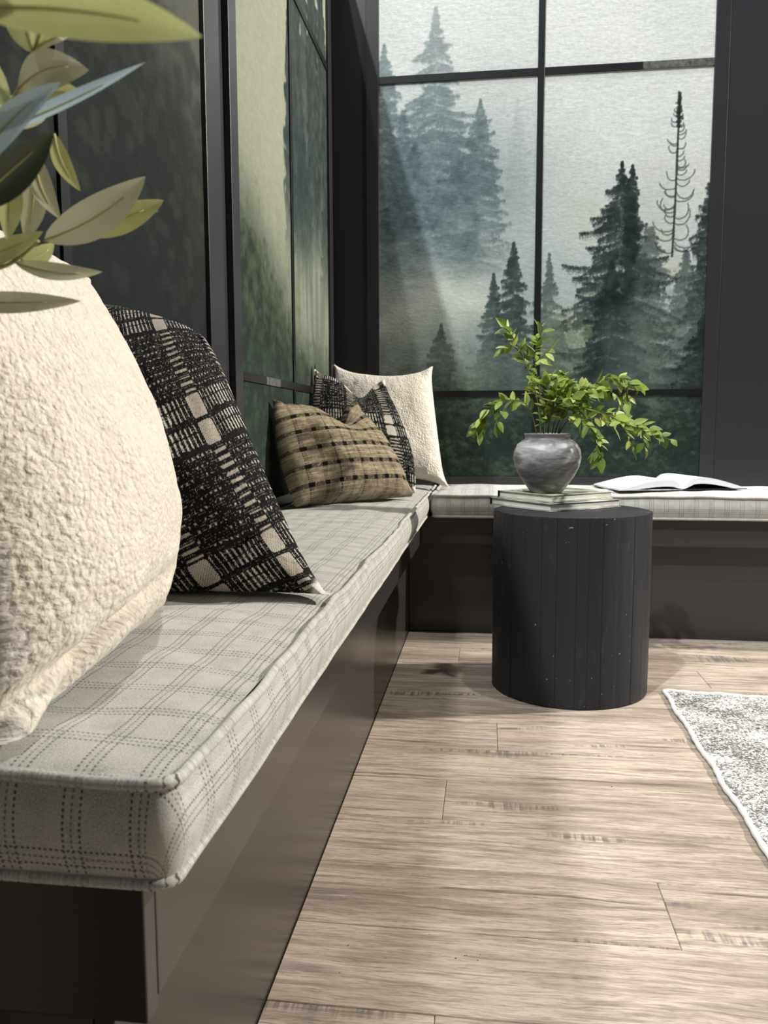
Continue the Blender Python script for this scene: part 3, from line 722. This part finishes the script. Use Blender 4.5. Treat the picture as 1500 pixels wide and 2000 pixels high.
# front pair by the leaves
pillow('throw_pillow', [(-.070, -2.335, SZ - .005), (-.135, -1.91, SZ), (-.245, -1.86, .945), (-.165, -2.30, .930)], .46, .46, .095, 230, M_BOUCLE,
       'large cream boucle pillow nearest the camera, cut off by the photo edge', 'pillow', concave=(.05, .05), dents=((-.45, -.80, .10, .55, .05, .03), (-.7, -.93, .5, .3, .05, .02)), ear=(.05, .02, -.10, .06), seat=SZ, rough=.0008, seed=3, sag=.30)
pillow('throw_pillow', [(-.300, -1.80, SZ - .01), (.052, -1.80, SZ + .003), (-.150, -1.64, .885), (-.325, -1.68, .93)], .48, .48, .085, 350, M_WOVEN,
       'large black and cream woven pillow tucked behind the front cream pillow', 'pillow', paint_woven(350, .48, .48, 5, .37, (.062, .058)), concave=(.03, -.02), ear=(.05, .08, -.10, -.05), seat=SZ, seed=5, tip=1.86, sag=.20,
       dents=((.55, -.72, .55, .5, .05, .02),))
# corner group
pillow('throw_pillow', [(-.300, .14, SZ), (.118, .14, SZ + .012), (.052, .32, .958), (-.322, .32, .972)], .45, .45, .070, 170, M_BOUCLE,
       'cream boucle pillow standing rearmost in the corner group', 'pillow', concave=(.01, .15), ear=(.06, .10, .07, .07), seat=SZ, rough=.0008, seed=9, sag=.15, power=.42)
pillow('throw_pillow', [(-.320, -.16, SZ), (.040, -.20, SZ + .004), (-.100, .05, .897), (-.328, -.05, .930)], .45, .45, .055, 220, M_WOVEN,
       'black and cream woven pillow in the corner, between the cream and tan pillows', 'pillow', paint_woven(220, .45, .45, 8, 0, (.03, .02)), concave=(-.22, .06), ear=(.0, .0, .10, .12), seat=SZ, seed=12, tip=1.86, tb=.030, chop=(.25, .40, .065), power=.42)
pillow('throw_pillow', [(-.250, -.66, SZ), (.035, -.31, SZ), (-.160, -.23, .812), (-.325, -.61, .805)], .48, .31, .085, 210, M_SLUB,
       'small tan checked lumbar pillow lying at the front of the corner group', 'pillow', paint_tan(210, .48, .31, 3), concave=(-.10, .05), ear=(.0, .0, .08, .08), seat=SZ, seed=15, tb=.035, chop=(.22, .36, .075), power=.42)
# ------------------------------------------------------------------ round side table of black staves
def mat_blackwood():
    m = Mat('black_stained_wood', W4, .5, .35); v = m.obj()
    rnd = m.n('ObjectInfo').outputs['Random']
    p = m.n('VectorMath', {0: v, 1: m.n('CombineXYZ', {0: m.math('MULTIPLY', rnd, 17.0), 1: 0.0, 2: m.math('MULTIPLY', rnd, 5.0)}).outputs[0]}, operation='ADD').outputs[0]
    g = m.noise(m.mapping(p, (70, 70, 5)), 1.0, 4, .6); sc = m.noise(m.mapping(p, (26, 26, 9)), 1.0, 4, .65)
    c = m.mix(m.math('MULTIPLY', rnd, .5), rgb(35, 36, 40), rgb(40, 41, 45))
    c = m.mix(m.math('MULTIPLY', m.ramp(sc, ((.60, K4), (.78, W4))), .35), c, rgb(78, 80, 84))
    c = m.mix(m.ramp(m.noise(p, 95, 1, .4), ((.775, K4), (.80, W4))), c, rgb(120, 122, 124))
    m.set('Base Color', c); m.set('Roughness', m.math('ADD', .42, m.math('MULTIPLY', g, .25)))
    m.bump(m.math('ADD', g, m.math('MULTIPLY', sc, 1.2)), .35, .002); return m.m
M_BLK = mat_blackwood()
TX, TY, TR_, TH = .5137, -.555, .2176, .5049
tab = empty('side_table', (TX, TY, 0))
tag(tab, 'round black stave-sided drum table standing on the plank floor', 'table')
rt = random.Random(9)
cuts = [0.0]
while cuts[-1] < 2 * math.pi - .10: cuts.append(cuts[-1] + rt.uniform(.13, .27))
cuts = [c / cuts[-1] * 2 * math.pi for c in cuts]
for a0, a1 in zip(cuts[:-1], cuts[1:]):
    ro = TR_ - rt.uniform(0, .0008); ri = TR_ - .03; n = 4; g = .0007 / TR_; V = []; F = []
    for z in (.0005, .004, TH - .0008 - rt.uniform(0, .0006)):
        for k in range(n + 1):
            a = a0 + g / 2 + (a1 - a0 - g) * k / n; e = .0004 if k in (0, n) else 0
            r = ro - e - (.002 if z < .002 else 0); V.append((r * math.cos(a), r * math.sin(a), z))
        for k in (n, 0):
            a = (a0 + (a1 - a0) * k / n); V.append((ri * math.cos(a), ri * math.sin(a), z))
    m = n + 3
    for L in range(2):
        for k in range(m): F.append((L * m + k, L * m + (k + 1) % m, (L + 1) * m + (k + 1) % m, (L + 1) * m + k))
    F += [tuple(range(m))[::-1], tuple(range(2 * m, 3 * m))]
    pyd('stave', V, F, M_BLK, tab)
def lathe(name, prof, n, mat, parent=None, loc=(0, 0, 0)):
    V = [(r * math.cos(2 * math.pi * k / n), r * math.sin(2 * math.pi * k / n), z) for r, z in prof for k in range(n)]
    F = [(j * n + k, j * n + (k + 1) % n, (j + 1) * n + (k + 1) % n, (j + 1) * n + k) for j in range(len(prof) - 1) for k in range(n)]
    F += [tuple(range(n))[::-1], tuple(range((len(prof) - 1) * n, len(prof) * n))]
    o = pyd(name, V, F, mat, parent, True); o.location = loc; return o
lathe('table_top', [(TR_ - .032, TH - .03), (TR_ - .032, TH - .0004), (TR_ - .004, TH - .0004), (TR_ - .0045, TH)], 72, M_BLK, tab)

# ------------------------------------------------------------------ two hardcovers under the vase
def mat_pages(c):
    m = Mat('book_pages', c, .8, .1); v = m.obj()
    l = m.noise(m.mapping(v, (6, 6, 900)), 1.0, 2, .6)
    m.set('Base Color', m.mix(m.math('MULTIPLY', l, .35), c, tuple(x * .62 for x in c[:3]) + (1,))); m.bump(l, .3, .0006); return m.m
M_PAGE = mat_pages(rgb(226, 224, 212))
def mat_cover(name, stops, sc):
    m = Mat(name, W4, .35, .5); m.set('Base Color', m.ramp(m.noise(m.mapping(m.obj(), (1, 1, .2)), sc, 3, .55, .6), stops)); return m.m
M_COV1 = mat_cover('grey_green_jacket', ((.35, rgb(52, 58, 54)), (.5, rgb(160, 166, 160)), (.7, rgb(222, 223, 218))), 9)
M_COV2 = mat_cover('sage_jacket', ((.36, rgb(84, 92, 70)), (.48, rgb(180, 186, 160)), (.62, rgb(222, 223, 214))), 7)
M_SPINE = Mat('dark_book_spine', rgb(24, 25, 25), .4).m
def hardcover(near, ang, Lr, Ll, z, t, cov, label):
    """near = corner toward the camera; ang = heading of the right-hand edge"""
    o = empty('hardcover_book', (near[0], near[1], z), ang); tag(o, label, 'book', 'books under the vase')
    box('pages', (.004, .003, .0032), (Lr - .004, Ll - .004, t - .0032), M_PAGE, o, bev=.0006, seg=1)
    box('cover_board', (0, 0, 0), (Lr, Ll, .0024), cov, o, bev=.0008); box('cover_board', (0, 0, t - .0024), (Lr, Ll, t), cov, o, bev=.0008)
    box('spine', (-.0005, Ll - .0032, .0004), (Lr + .0005, Ll + .0006, t - .0004), M_SPINE, o, bev=.001)
    return o
hardcover((.448, -.632), math.radians(38), .272, .262, TH + .0006, .0225, M_COV1, 'lower hardcover book on the black table, its corner overhanging the edge')
hardcover((.452, -.612), math.radians(40), .248, .222, TH + .0238, .0215, M_COV2, 'upper hardcover book directly beneath the grey vase')

# ------------------------------------------------------------------ vase
def mat_vase():
    m = Mat('smoky_grey_ceramic', W4, .42, .4); v = m.obj()
    w = m.noise(m.mapping(v, (5, 5, 16)), 1.0, 4, .6, 1.2); g = m.noise(m.mapping(v, (12, 12, 55)), 1.0, 4, .65, .8)
    c = m.ramp(m.math('ADD', m.math('MULTIPLY', w, .65), m.math('MULTIPLY', g, .35)), ((.34, rgb(72, 71, 73)), (.45, rgb(112, 111, 112)), (.54, rgb(152, 151, 151)), (.66, rgb(196, 194, 192))))
    m.set('Base Color', c); m.bump(g, .25, .002); return m.m
VX, VY, VZ = .446, -.515, TH + .0456
vase = lathe('vase', [(.030, .0), (.044, .0), (.047, .004), (.060, .022), (.078, .048), (.0905, .074), (.0955, .098), (.0935, .120), (.084, .138), (.070, .149), (.0635, .1525), (.0625, .157), (.0645, .1635), (.0655, .1665), (.0635, .1685), (.0590, .1660), (.0570, .158), (.062, .146), (.078, .130), (.084, .10), (.07, .05), (.04, .012), (.02, .010)], 64, mat_vase(), None, (VX, VY, VZ))
tag(vase, 'squat grey swirled ceramic vase on top of the stacked books', 'vase')

# ------------------------------------------------------------------ leaf helper and greenery
def mat_leaf(name, stops, trans=.35, rough=.45, spec=.4, vein=None):
    m = Mat(name, W4, rough, spec); rnd = m.n('ObjectInfo').outputs['Random']
    c = m.ramp(rnd, stops); n = m.noise(m.obj(), 60, 2); c = m.mix(m.math('MULTIPLY', n, .25), c, tuple(stops[0][1]))
    m.set('Base Color', c)
    t = m.n('BsdfTranslucent', {'Color': c}); mx = m.n('MixShader', {0: trans, 1: m.b.outputs[0], 2: t.outputs[0]})
    m.nt.links.new(mx.outputs[0], m.nt.nodes['Material Output'].inputs[0]); return m.m
M_GREEN = mat_leaf('fresh_green_leaf', ((0, rgb(84, 108, 40)), (.45, rgb(138, 160, 66)), (1, rgb(198, 208, 118))))
M_STEM = Mat('green_brown_stem', rgb(88, 92, 48), .6).m
def leaf_mesh(name, L, W, fold, curl, n=6, peak=.42):
    V, F = [], []
    for k in range(n + 1):
        t = k / n; w = W / 2 * (math.sin(math.pi * t ** (math.log(.5) / math.log(peak))) ** .85 if 0 < t < 1 else .02)
        z = -curl * L * t * t; x = L * t
        V += [(x, -w, z + fold * w), (x, 0, z), (x, w, z + fold * w)]
    for k in range(n):
        a = k * 3; F += [(a, a + 3, a + 4, a + 1), (a + 1, a + 4, a + 5, a + 2)]
    me = bpy.data.meshes.new(name); me.from_pydata(V, [], F); me.update(); return me
LEAVES = [leaf_mesh('leaf', .040, .0200, .35, .12), leaf_mesh('leaf', .034, .0180, .5, .25), leaf_mesh('leaf', .046, .0190, .25, .05)]
for me in LEAVES:
    me.materials.append(M_GREEN); me.polygons.foreach_set('use_smooth', np.ones(len(me.polygons), bool))
rl = random.Random(21)
def orient(x, up):
    x = x.normalized(); y = up.cross(x)
    if y.length < 1e-4: y = Vector((1, 0, 0)).cross(x)
    y.normalize(); z = x.cross(y); return Matrix((x, y, z)).transposed()
def sprig(paths, label, nleaf, r0=.0022, lo=.12):
    """paths in world space: the first is the main stem, the others are its twigs"""
    base = Vector(paths[0][0]); root = None; VV, FF = [], []; curves = []
    for i, p in enumerate(paths):
        c = spline([Vector(q) - base for q in p], 18); curves.append(c)
        rr = [r0 * (1 - .75 * k / 17) * (1 if i == 0 else .65) for k in range(18)]
        V, F = tube_arrays(c, rr, 6); o = len(VV); VV += V; FF += [tuple(j + o for j in f) for f in F]
    root = pyd('leafy_branch', VV, FF, M_STEM, None, True); root.location = base
    tag(root, label, 'branch', 'green branches in the vase')
    tot = sum(sum((c[k + 1] - c[k]).length for k in range(17)) for c in curves)
    for i, c in enumerate(curves):
        L = sum((c[k + 1] - c[k]).length for k in range(17)); n = max(3, round(1.6 * nleaf * L / tot)); a = lo if i == 0 else .15
        for j in range(n):
            t = a + (1 - a) * (j / (n - 1)) ** .9; k = min(16, int(t * 17)); f = t * 17 - k
            p = c[k].lerp(c[k + 1], f); tan = (c[k + 1] - c[k]).normalized()
            sd = Vector((rl.gauss(0, 1), rl.gauss(0, 1), rl.gauss(0, .8))); sd = (sd - tan * sd.dot(tan)).normalized()
            d = tan * rl.uniform(.35, 1.0) + sd * (0.35 if j == n - 1 else rl.uniform(.6, 1.1)) + Vector((0, 0, -.15))
            up = Vector((rl.gauss(0, .5), rl.gauss(-.35, .4), rl.uniform(.2, 1.0)))
            o = bpy.data.objects.new('leaf', LEAVES[rl.randrange(3)]); COL.objects.link(o); o.parent = root
            s = rl.uniform(.62, 1.12) * (1.05 if j < n - 1 else 1.1)
            o.matrix_local = Matrix.Translation(p) @ orient(d, up).to_4x4() @ Matrix.Diagonal((s, s * rl.uniform(.85, 1.2), s, 1))
    return root
def m0(dx, dy): return [(VX + dx * .35, VY + dy * .35, VZ + .03), (VX + dx, VY + dy, VZ + .165)]
sprig([m0(-.018, .0) + [(.415, -.51, .82), (.388, -.505, .90), (.355, -.50, .975), (.322, -.50, 1.022)], [(.372, -.503, .94), (.345, -.52, .965), (.325, -.525, .95)]],
      'tallest leafy green branch in the vase, bending up and away from the table centre', 24, lo=.40)
sprig([m0(-.008, .012) + [(.425, -.50, .83), (.410, -.49, .91), (.412, -.49, .965), (.428, -.49, 1.010)], [(.41, -.49, .92), (.44, -.50, .945), (.452, -.50, .955)]],
      'second tallest leafy branch in the vase, in front of the black window bar', 20, lo=.40)
sprig([m0(-.03, -.01) + [(.385, -.53, .80), (.325, -.53, .812), (.275, -.53, .785), (.240, -.53, .735)], [(.34, -.53, .812), (.315, -.55, .775), (.300, -.555, .735)], [(.285, -.53, .79), (.262, -.53, .765), (.262, -.54, .720)]],
      'branch of small leaves drooping over the pillow side of the vase', 30, lo=.35)
sprig([m0(.03, .0) + [(.52, -.50, .815), (.585, -.50, .862), (.645, -.50, .872), (.690, -.50, .850)], [(.58, -.50, .86), (.625, -.52, .83), (.655, -.53, .80)], [(.625, -.50, .872), (.665, -.49, .835), (.672, -.49, .79)]],
      'leafy branch arching high toward the blank wall', 36, lo=.34)
sprig([m0(.03, -.015) + [(.53, -.54, .775), (.60, -.55, .775), (.69, -.55, .738), (.778, -.55, .700)], [(.60, -.55, .775), (.64, -.57, .745), (.665, -.58, .690)], [(.66, -.55, .75), (.70, -.54, .73), (.71, -.54, .68)]],
      'longest low branch reaching out over the open book', 36, lo=.33)
sprig([m0(.025, -.03) + [(.50, -.58, .765), (.545, -.60, .745), (.575, -.61, .70), (.583, -.61, .655)], [(.53, -.595, .755), (.57, -.60, .76), (.615, -.61, .735)]],
      'branch hanging down past the shoulder of the vase', 22, lo=.35)
sprig([m0(.012, -.008) + [(.475, -.53, .79), (.49, -.535, .84), (.485, -.54, .88)], [(.476, -.53, .80), (.505, -.54, .835), (.54, -.545, .85)]],
      'short bushy branch at the middle of the vase', 30, lo=.36)
sprig([m0(.0, -.02) + [(.452, -.56, .775), (.458, -.575, .82), (.468, -.58, .862)], [(.452, -.56, .78), (.475, -.585, .80), (.505, -.59, .815)]],
      'short bushy branch at the front of the vase mouth', 28, lo=.34)

sprig([m0(-.012, -.018) + [(.432, -.555, .775), (.436, -.56, .825), (.444, -.565, .868)], [(.434, -.555, .79), (.455, -.565, .82), (.478, -.57, .835)]],
      'short bushy branch standing straight up at the pillow side of the vase mouth', 24, lo=.34)
sprig([m0(.02, -.005) + [(.488, -.535, .775), (.515, -.54, .815), (.555, -.545, .838), (.590, -.55, .835)], [(.50, -.54, .80), (.525, -.55, .80), (.55, -.56, .785)]],
      'short branch fanning out under the high arching branch', 26, lo=.34)

# ------------------------------------------------------------------ open book on the far cushion
def mat_spread():
    m = Mat('printed_page', rgb(214, 217, 222), .55, .25); v = m.obj(); s = m.n('SeparateXYZ', {0: v}); x, y = s.outputs[0], s.outputs[1]
    rows = m.math('GREATER_THAN', m.math('SINE', m.math('MULTIPLY', y, 2 * math.pi / .009)), .2)
    ax = m.math('ABSOLUTE', x)
    inr = m.math('MULTIPLY', m.math('MULTIPLY', m.math('GREATER_THAN', ax, .045), m.math('LESS_THAN', ax, .15)), m.math('MULTIPLY', m.math('GREATER_THAN', y, .05), m.math('LESS_THAN', y, .20)))
    br = m.math('GREATER_THAN', m.noise(m.mapping(v, (140, 55, 1)), 1.0, 1), .45)
    pic = m.math('MULTIPLY', m.math('MULTIPLY', m.math('GREATER_THAN', m.math('MULTIPLY', x, -1.0), .05), m.math('LESS_THAN', m.math('MULTIPLY', x, -1.0), .17)), m.math('MULTIPLY', m.math('GREATER_THAN', y, .03), m.math('LESS_THAN', y, .11)))
    c = m.mix(m.math('MULTIPLY', m.math('MULTIPLY', inr, m.math('MULTIPLY', rows, br)), .35), rgb(214, 217, 222), rgb(90, 95, 105))
    c = m.mix(m.math('MULTIPLY', pic, .30), c, rgb(120, 135, 150)); m.set('Base Color', c); return m.m
M_SPREAD = mat_spread()
ob = empty('open_book', (.952, .030, SEAT + .0175), math.radians(14)); tag(ob, 'open picture book lying face up on the far plaid cushion', 'book')
PW, PL = .225, .255
for sgn in (-1, 1):
    box('cover_board', (min(sgn * .004, sgn * (PW + .008)), 0, 0), (max(sgn * .004, sgn * (PW + .008)), PL + .006, .0028), M_SPINE if sgn > 0 else M_COV1, ob, bev=.0006, seg=1)
    # page block: thick at the spine, thinning and dropping to the fore edge
    n = 16; V = []; hump = .034 if sgn > 0 else .026
    for k in range(n + 1):
        t = k / n; x = sgn * (.0015 + PW * (t ** .9)); top = .003 + hump * (math.sin(math.pi * min(1, t * 1.0) ** .62) ** .9) * (1 - .35 * t) + .010 * (1 - t) * min(1, t * 8) + .002
        bot = .003 + (0 if t < .15 else .0) + (top - .003) * .0
        if k > 0: bot = .0030 + max(0, (top - .018)) * (.75 if sgn > 0 else .55)
        for y in (.002, PL): V.append((x, y, top))
        for y in (.002, PL): V.append((x, y, min(bot, top - .0012)))
    F = []
    for k in range(n):
        a, b = k * 4, (k + 1) * 4
        F += [(a, b, b + 1, a + 1), (a + 2, a + 3, b + 3, b + 2), (a, a + 2, b + 2, b), (a + 1, b + 1, b + 3, a + 3)]
    F += [(0, 1, 3, 2), (n * 4, n * 4 + 2, n * 4 + 3, n * 4 + 1)]
    if sgn < 0: F = [f[::-1] for f in F]
    pg = pyd('page_block', V, F, M_SPREAD, ob)
box('spine', (-.0045, 0, 0), (.0045, PL + .006, .0028), M_SPINE, ob, bev=.0006, seg=1)

# ------------------------------------------------------------------ rug
def mat_rug():
    m = Mat('marled_grey_pile', W4, .98, .05); v = m.obj()
    a = m.noise(m.mapping(v, (1, 1, 1)), 150, 3, .65, .8); b = m.noise(m.mapping(v, (1, 1.5, 1)), 9, 4, .6)
    f = m.math('ADD', m.math('MULTIPLY', a, .74), m.math('MULTIPLY', b, .30))
    c = m.ramp(f, ((.42, rgb(74, 74, 73)), (.50, rgb(126, 125, 122)), (.565, rgb(186, 184, 179)), (.70, rgb(214, 212, 206))))
    m.set('Base Color', c); m.bump(a, .8, .004); return m.m
def mat_bind():
    m = Mat('white_rug_binding', rgb(216, 214, 208), .95, .05); m.bump(m.noise(m.obj(), 420, 2), .6, .002); return m.m
RC = [np.array(c) for c in ((.771, -.602), (1.80, -.715), (1.79, -1.99), (.764, -1.90))]
n1, n2 = 230, 290
a, b = np.meshgrid(np.linspace(0, 1, n1), np.linspace(0, 1, n2)); a_, b_ = a[..., None], b[..., None]
R2 = RC[0] * (1 - a_) * (1 - b_) + RC[1] * a_ * (1 - b_) + RC[2] * a_ * b_ + RC[3] * (1 - a_) * b_
edge = np.minimum(np.minimum(a, 1 - a) * 1.03, np.minimum(b, 1 - b) * 1.3)
wv = .004 * np.sin(b * 37) * np.exp(-a * 40); R2[..., 0] += wv * .6
hz = .0075 + .0035 * (vnoise(n2, n1, 150, 120, 3) - .5) + .003 * (vnoise(n2, n1, 9, 7, 4) - .5); hz = np.where(edge < .001, .0012, hz)
V = np.column_stack((R2.reshape(-1, 2), hz.ravel()))
rug = quads('rug', V, grid_quads(n1, n2)[:, ::-1], mat_rug(), None, True)
if rug.data.polygons[0].normal.z < 0: rug.data.flip_normals()
tag(rug, 'marled grey and white rug with a white bound edge beside the table', 'rug')
mb = mat_bind()
for k in range(4):
    p, q = RC[k], RC[(k + 1) % 4]; L = np.linalg.norm(q - p); nn = int(L / .012)
    path = [(p[0] + (q[0] - p[0]) * t + (.0024 * math.sin(b_t * 37) if k == 3 else 0), p[1] + (q[1] - p[1]) * t, .0062 + .0012 * math.sin(t * 55)) for t, b_t in ((i / nn, 1 - i / nn) for i in range(nn + 1))]
    tube('binding', path, [.0062 + .0009 * math.sin(i * 1.7) for i in range(nn + 1)], mb, rug, 8)

# ------------------------------------------------------------------ long-leaved branches reaching in at the camera side, from a tall vase beside the bench end
def mat_bigleaf(name, c1, c2, trans=.3, rough=.4, spec=.45, coat=0.0):
    m = Mat(name, W4, rough, spec); v = m.obj()
    c = m.mix(m.noise(v, 24, 3, .6), c1, c2); m.set('Base Color', c)
    t = m.n('BsdfTranslucent', {'Color': c}); mx = m.n('MixShader', {0: trans, 1: m.b.outputs[0], 2: t.outputs[0]})
    m.nt.links.new(mx.outputs[0], m.nt.nodes['Material Output'].inputs[0])
    m.bump(m.noise(m.mapping(v, (1, 1, 1)), 220, 2), .15, .001); return m.m
ML_PALE = mat_bigleaf('pale_sage_leaf', rgb(206, 203, 178), rgb(184, 188, 146), .4)
ML_GREEN = mat_bigleaf('yellow_green_leaf', rgb(204, 206, 146), rgb(178, 186, 120), .45)
ML_SHEEN = mat_bigleaf('blue_sheen_leaf', rgb(206, 220, 226), rgb(168, 194, 194), .2, .3)  # glossy leaves with the cool reflected sheen put into their base colour
ML_DARK = mat_bigleaf('deep_green_leaf', rgb(46, 58, 40), rgb(62, 74, 52), .1, .35)
ML_RIB = Mat('yellow_leaf_rib', rgb(186, 180, 116), .5).m
ML_STEM = Mat('olive_yellow_stem', rgb(150, 146, 84), .5).m
def big_leaf(branch, base, tip, wid, mat, roll=0.0, bend=0.0, side=0.0, fold=.18, peak=.45):
    """base, tip: (px, py, depth); wid in metres; bend lifts the middle off the axis, side curves it in its plane"""
    B, T = at(*base), at(*tip); ax = T - B; L = ax.length; x = ax.normalized()
    toc = (CAM - (B + T) / 2).normalized(); nrm = (toc - x * toc.dot(x)).normalized()
    y = nrm.cross(x); nrm, y = nrm * math.cos(roll) + y * math.sin(roll), y * math.cos(roll) - nrm * math.sin(roll)
    n, m = 16, 6; V, F = [], []; rib = []
    for k in range(n + 1):
        t = k / n; w = wid / 2 * (math.sin(math.pi * t ** (math.log(.5) / math.log(peak))) ** .8 if 0 < t < 1 else .015)
        c = x * (L * t) + nrm * (bend * L * 4 * t * (1 - t)) + y * (side * L * 4 * t * (1 - t)); rib.append(c)
        for j in range(m + 1):
            s = 2 * j / m - 1; V.append(c + y * (w * s) + nrm * (fold * w * abs(s) ** 1.4))
    for k in range(n):
        for j in range(m): a = k * (m + 1) + j; F.append((a, a + m + 1, a + m + 2, a + 1))
    o = pyd('leaf', V, F, mat, branch, True); o.matrix_parent_inverse = Matrix.Translation(-branch.location); o.location = B
    Vr, Fr = tube_arrays([p + nrm * .0002 for p in rib[:int(n * .82)]], [.0008 * (1 - .8 * k / n) for k in range(int(n * .82))], 6)
    pyd('midrib', Vr, Fr, ML_RIB, o, True)
    return o
FV = Vector((-.235, -2.575, 0))
def mat_fv():
    m = Mat('stoneware_glaze', rgb(120, 114, 104), .6, .3); m.bump(m.noise(m.obj(), 40, 4), .3, .003); return m.m
fv = lathe('floor_vase', [(.03, 0), (.062, 0), (.066, .005), (.078, .08), (.085, .20), (.080, .32), (.058, .42), (.042, .47), (.041, .50), (.048, .525), (.045, .528), (.036, .50), (.034, .46), (.05, .40), (.07, .30), (.05, .02), (.02, .015)], 48, mat_fv(), None, FV)
tag(fv, 'tall stoneware floor vase holding the long-leaved branches beside the bench end', 'vase')
def branch(path, r, label):
    P = [FV + Vector((0, 0, .05)), FV + Vector((.004, .004, .51))] + [at(*p) for p in path]
    c = spline(P, 40); base = P[0].copy()
    V, F = tube_arrays([q - base for q in c], [r * (1.25 - .75 * k / 39) for k in range(40)], 8)
    o = pyd('long_leaved_branch', V, F, ML_STEM, None, True); o.location = base
    return tag(o, label, 'branch', 'long-leaved branches by the bench end')
bA = branch([(-190, 760, .50), (-60, 560, .52), (25, 512, .53), (76, 470, .54)], .0020, 'lowest long-leaved branch, its pale leaves overlapping the top of the front cream pillow')
bB = branch([(-260, 640, .47), (-110, 380, .46), (-5, 232, .46), (28, 192, .46), (64, 104, .46), (92, 20, .45)], .0018, 'middle long-leaved branch with dark leaves and leaves coloured with a blue sheen before the near-black print')
bC = branch([(-330, 520, .40), (-230, 200, .34), (-120, 30, .30), (-60, 8, .285)], .0016, 'nearest long-leaved branch, a single blurred leaf at the top of the photo')
big_leaf(bC, (-70, 20, .285), (395, 72, .275), .0185, ML_GREEN, .25, .02, .035, .2, .5)
big_leaf(bC, (-90, -30, .29), (180, -20, .29), .016, ML_PALE, .4)
big_leaf(bB, (70, 95, .46), (172, 46, .47), .010, ML_PALE, .7, .05)
big_leaf(bB, (66, 104, .46), (20, -40, .46), .020, ML_GREEN, .3)
big_leaf(bB, (68, 100, .46), (110, -10, .45), .016, ML_GREEN, -.5)
big_leaf(bB, (36, 178, .46), (173, 137, .47), .021, ML_PALE, .1, .03, .14)
big_leaf(bB, (50, 180, .465), (168, 188, .475), .014, ML_GREEN, .2, .02, .03)
big_leaf(bB, (-22, 262, .455), (283, 122, .44), .014, ML_SHEEN, 1.05, .03, -.09)
big_leaf(bB, (-60, 345, .44), (118, 160, .43), .0165, ML_SHEEN, .45, .02, .05)
big_leaf(bB, (-70, 410, .435), (106, 256, .43), .021, ML_DARK, -.35, -.03, -.02, .42)
big_leaf(bB, (-30, 95, .46), (10, 260, .45), .016, ML_GREEN, .5)
big_leaf(bB, (-10, 232, .46), (88, 232, .48), .018, ML_PALE, .2, .02, .1)
big_leaf(bA, (106, 262, .52), (157, 373, .53), .0115, ML_GREEN, .3, .03, -.10)
big_leaf(bA, (70, 300, .52), (118, 428, .53), .0150, ML_PALE, .3, .03, -.12)
big_leaf(bA, (68, 330, .53), (50, 470, .535), .0165, ML_PALE, .1, .02, .03)
big_leaf(bA, (20, 330, .51), (14, 470, .52), .016, ML_GREEN, .4, .02, .0)
big_leaf(bA, (86, 470, .54), (284, 345, .55), .0255, ML_PALE, .05, .03, -.06, .2, .44)
big_leaf(bA, (150, 455, .56), (320, 391, .575), .0200, ML_GREEN, .1, .02, -.03)
big_leaf(bA, (150, 452, .565), (309, 412, .58), .0150, ML_GREEN, -.2, .02, .09)
big_leaf(bA, (28, 512, .53), (200, 531, .54), .0130, ML_PALE, .5, .05, -.10)
big_leaf(bA, (40, 508, .535), (106, 474, .55), .012, ML_GREEN, -.1, .02, -.1)
big_leaf(bA, (-90, 512, .525), (84, 452, .53), .0165, ML_GREEN, .35, .03, -.07)
big_leaf(bA, (-110, 590, .53), (158, 588, .55), .0148, ML_PALE, .25, .04, -.02)

# ------------------------------------------------------------------ crumbs on the planks
rc = random.Random(2); V, F = [], []
def crumb(px, py, s):
    d = (at(px, py, 1) - CAM); p = CAM + d * (-CAM.z / d.z); a = rc.uniform(0, 3); o = len(V)
    for k in range(5): V.append((p.x + s * math.cos(a + k * 1.257) * rc.uniform(.6, 1.3), p.y + s * .5 * math.sin(a + k * 1.257), .0004))
    V.append((p.x, p.y, .0004 + s * .5))
    for k in range(5): F.append((o + k, o + (k + 1) % 5, o + 5))
    F.append((o + 4, o + 3, o + 2, o + 1, o))
for px, py, s in ((890, 1872, .0016), (908, 1867, .0013), (912, 1866, .001), (933, 1876, .0015), (938, 1865, .0010), (663, 1900, .0012), (680, 1847, .0012), (753, 1872, .0010), (1195, 1537, .0018), (956, 1501, .0013), (1118, 1542, .001), (838, 1825, .0008)): crumb(px, py, s)
tag(pyd('floor_crumbs', V, F, Mat('dark_plant_crumb', rgb(40, 32, 24), .8).m), 'scattered dark plant crumbs on the floor planks', 'crumbs', kind='stuff')
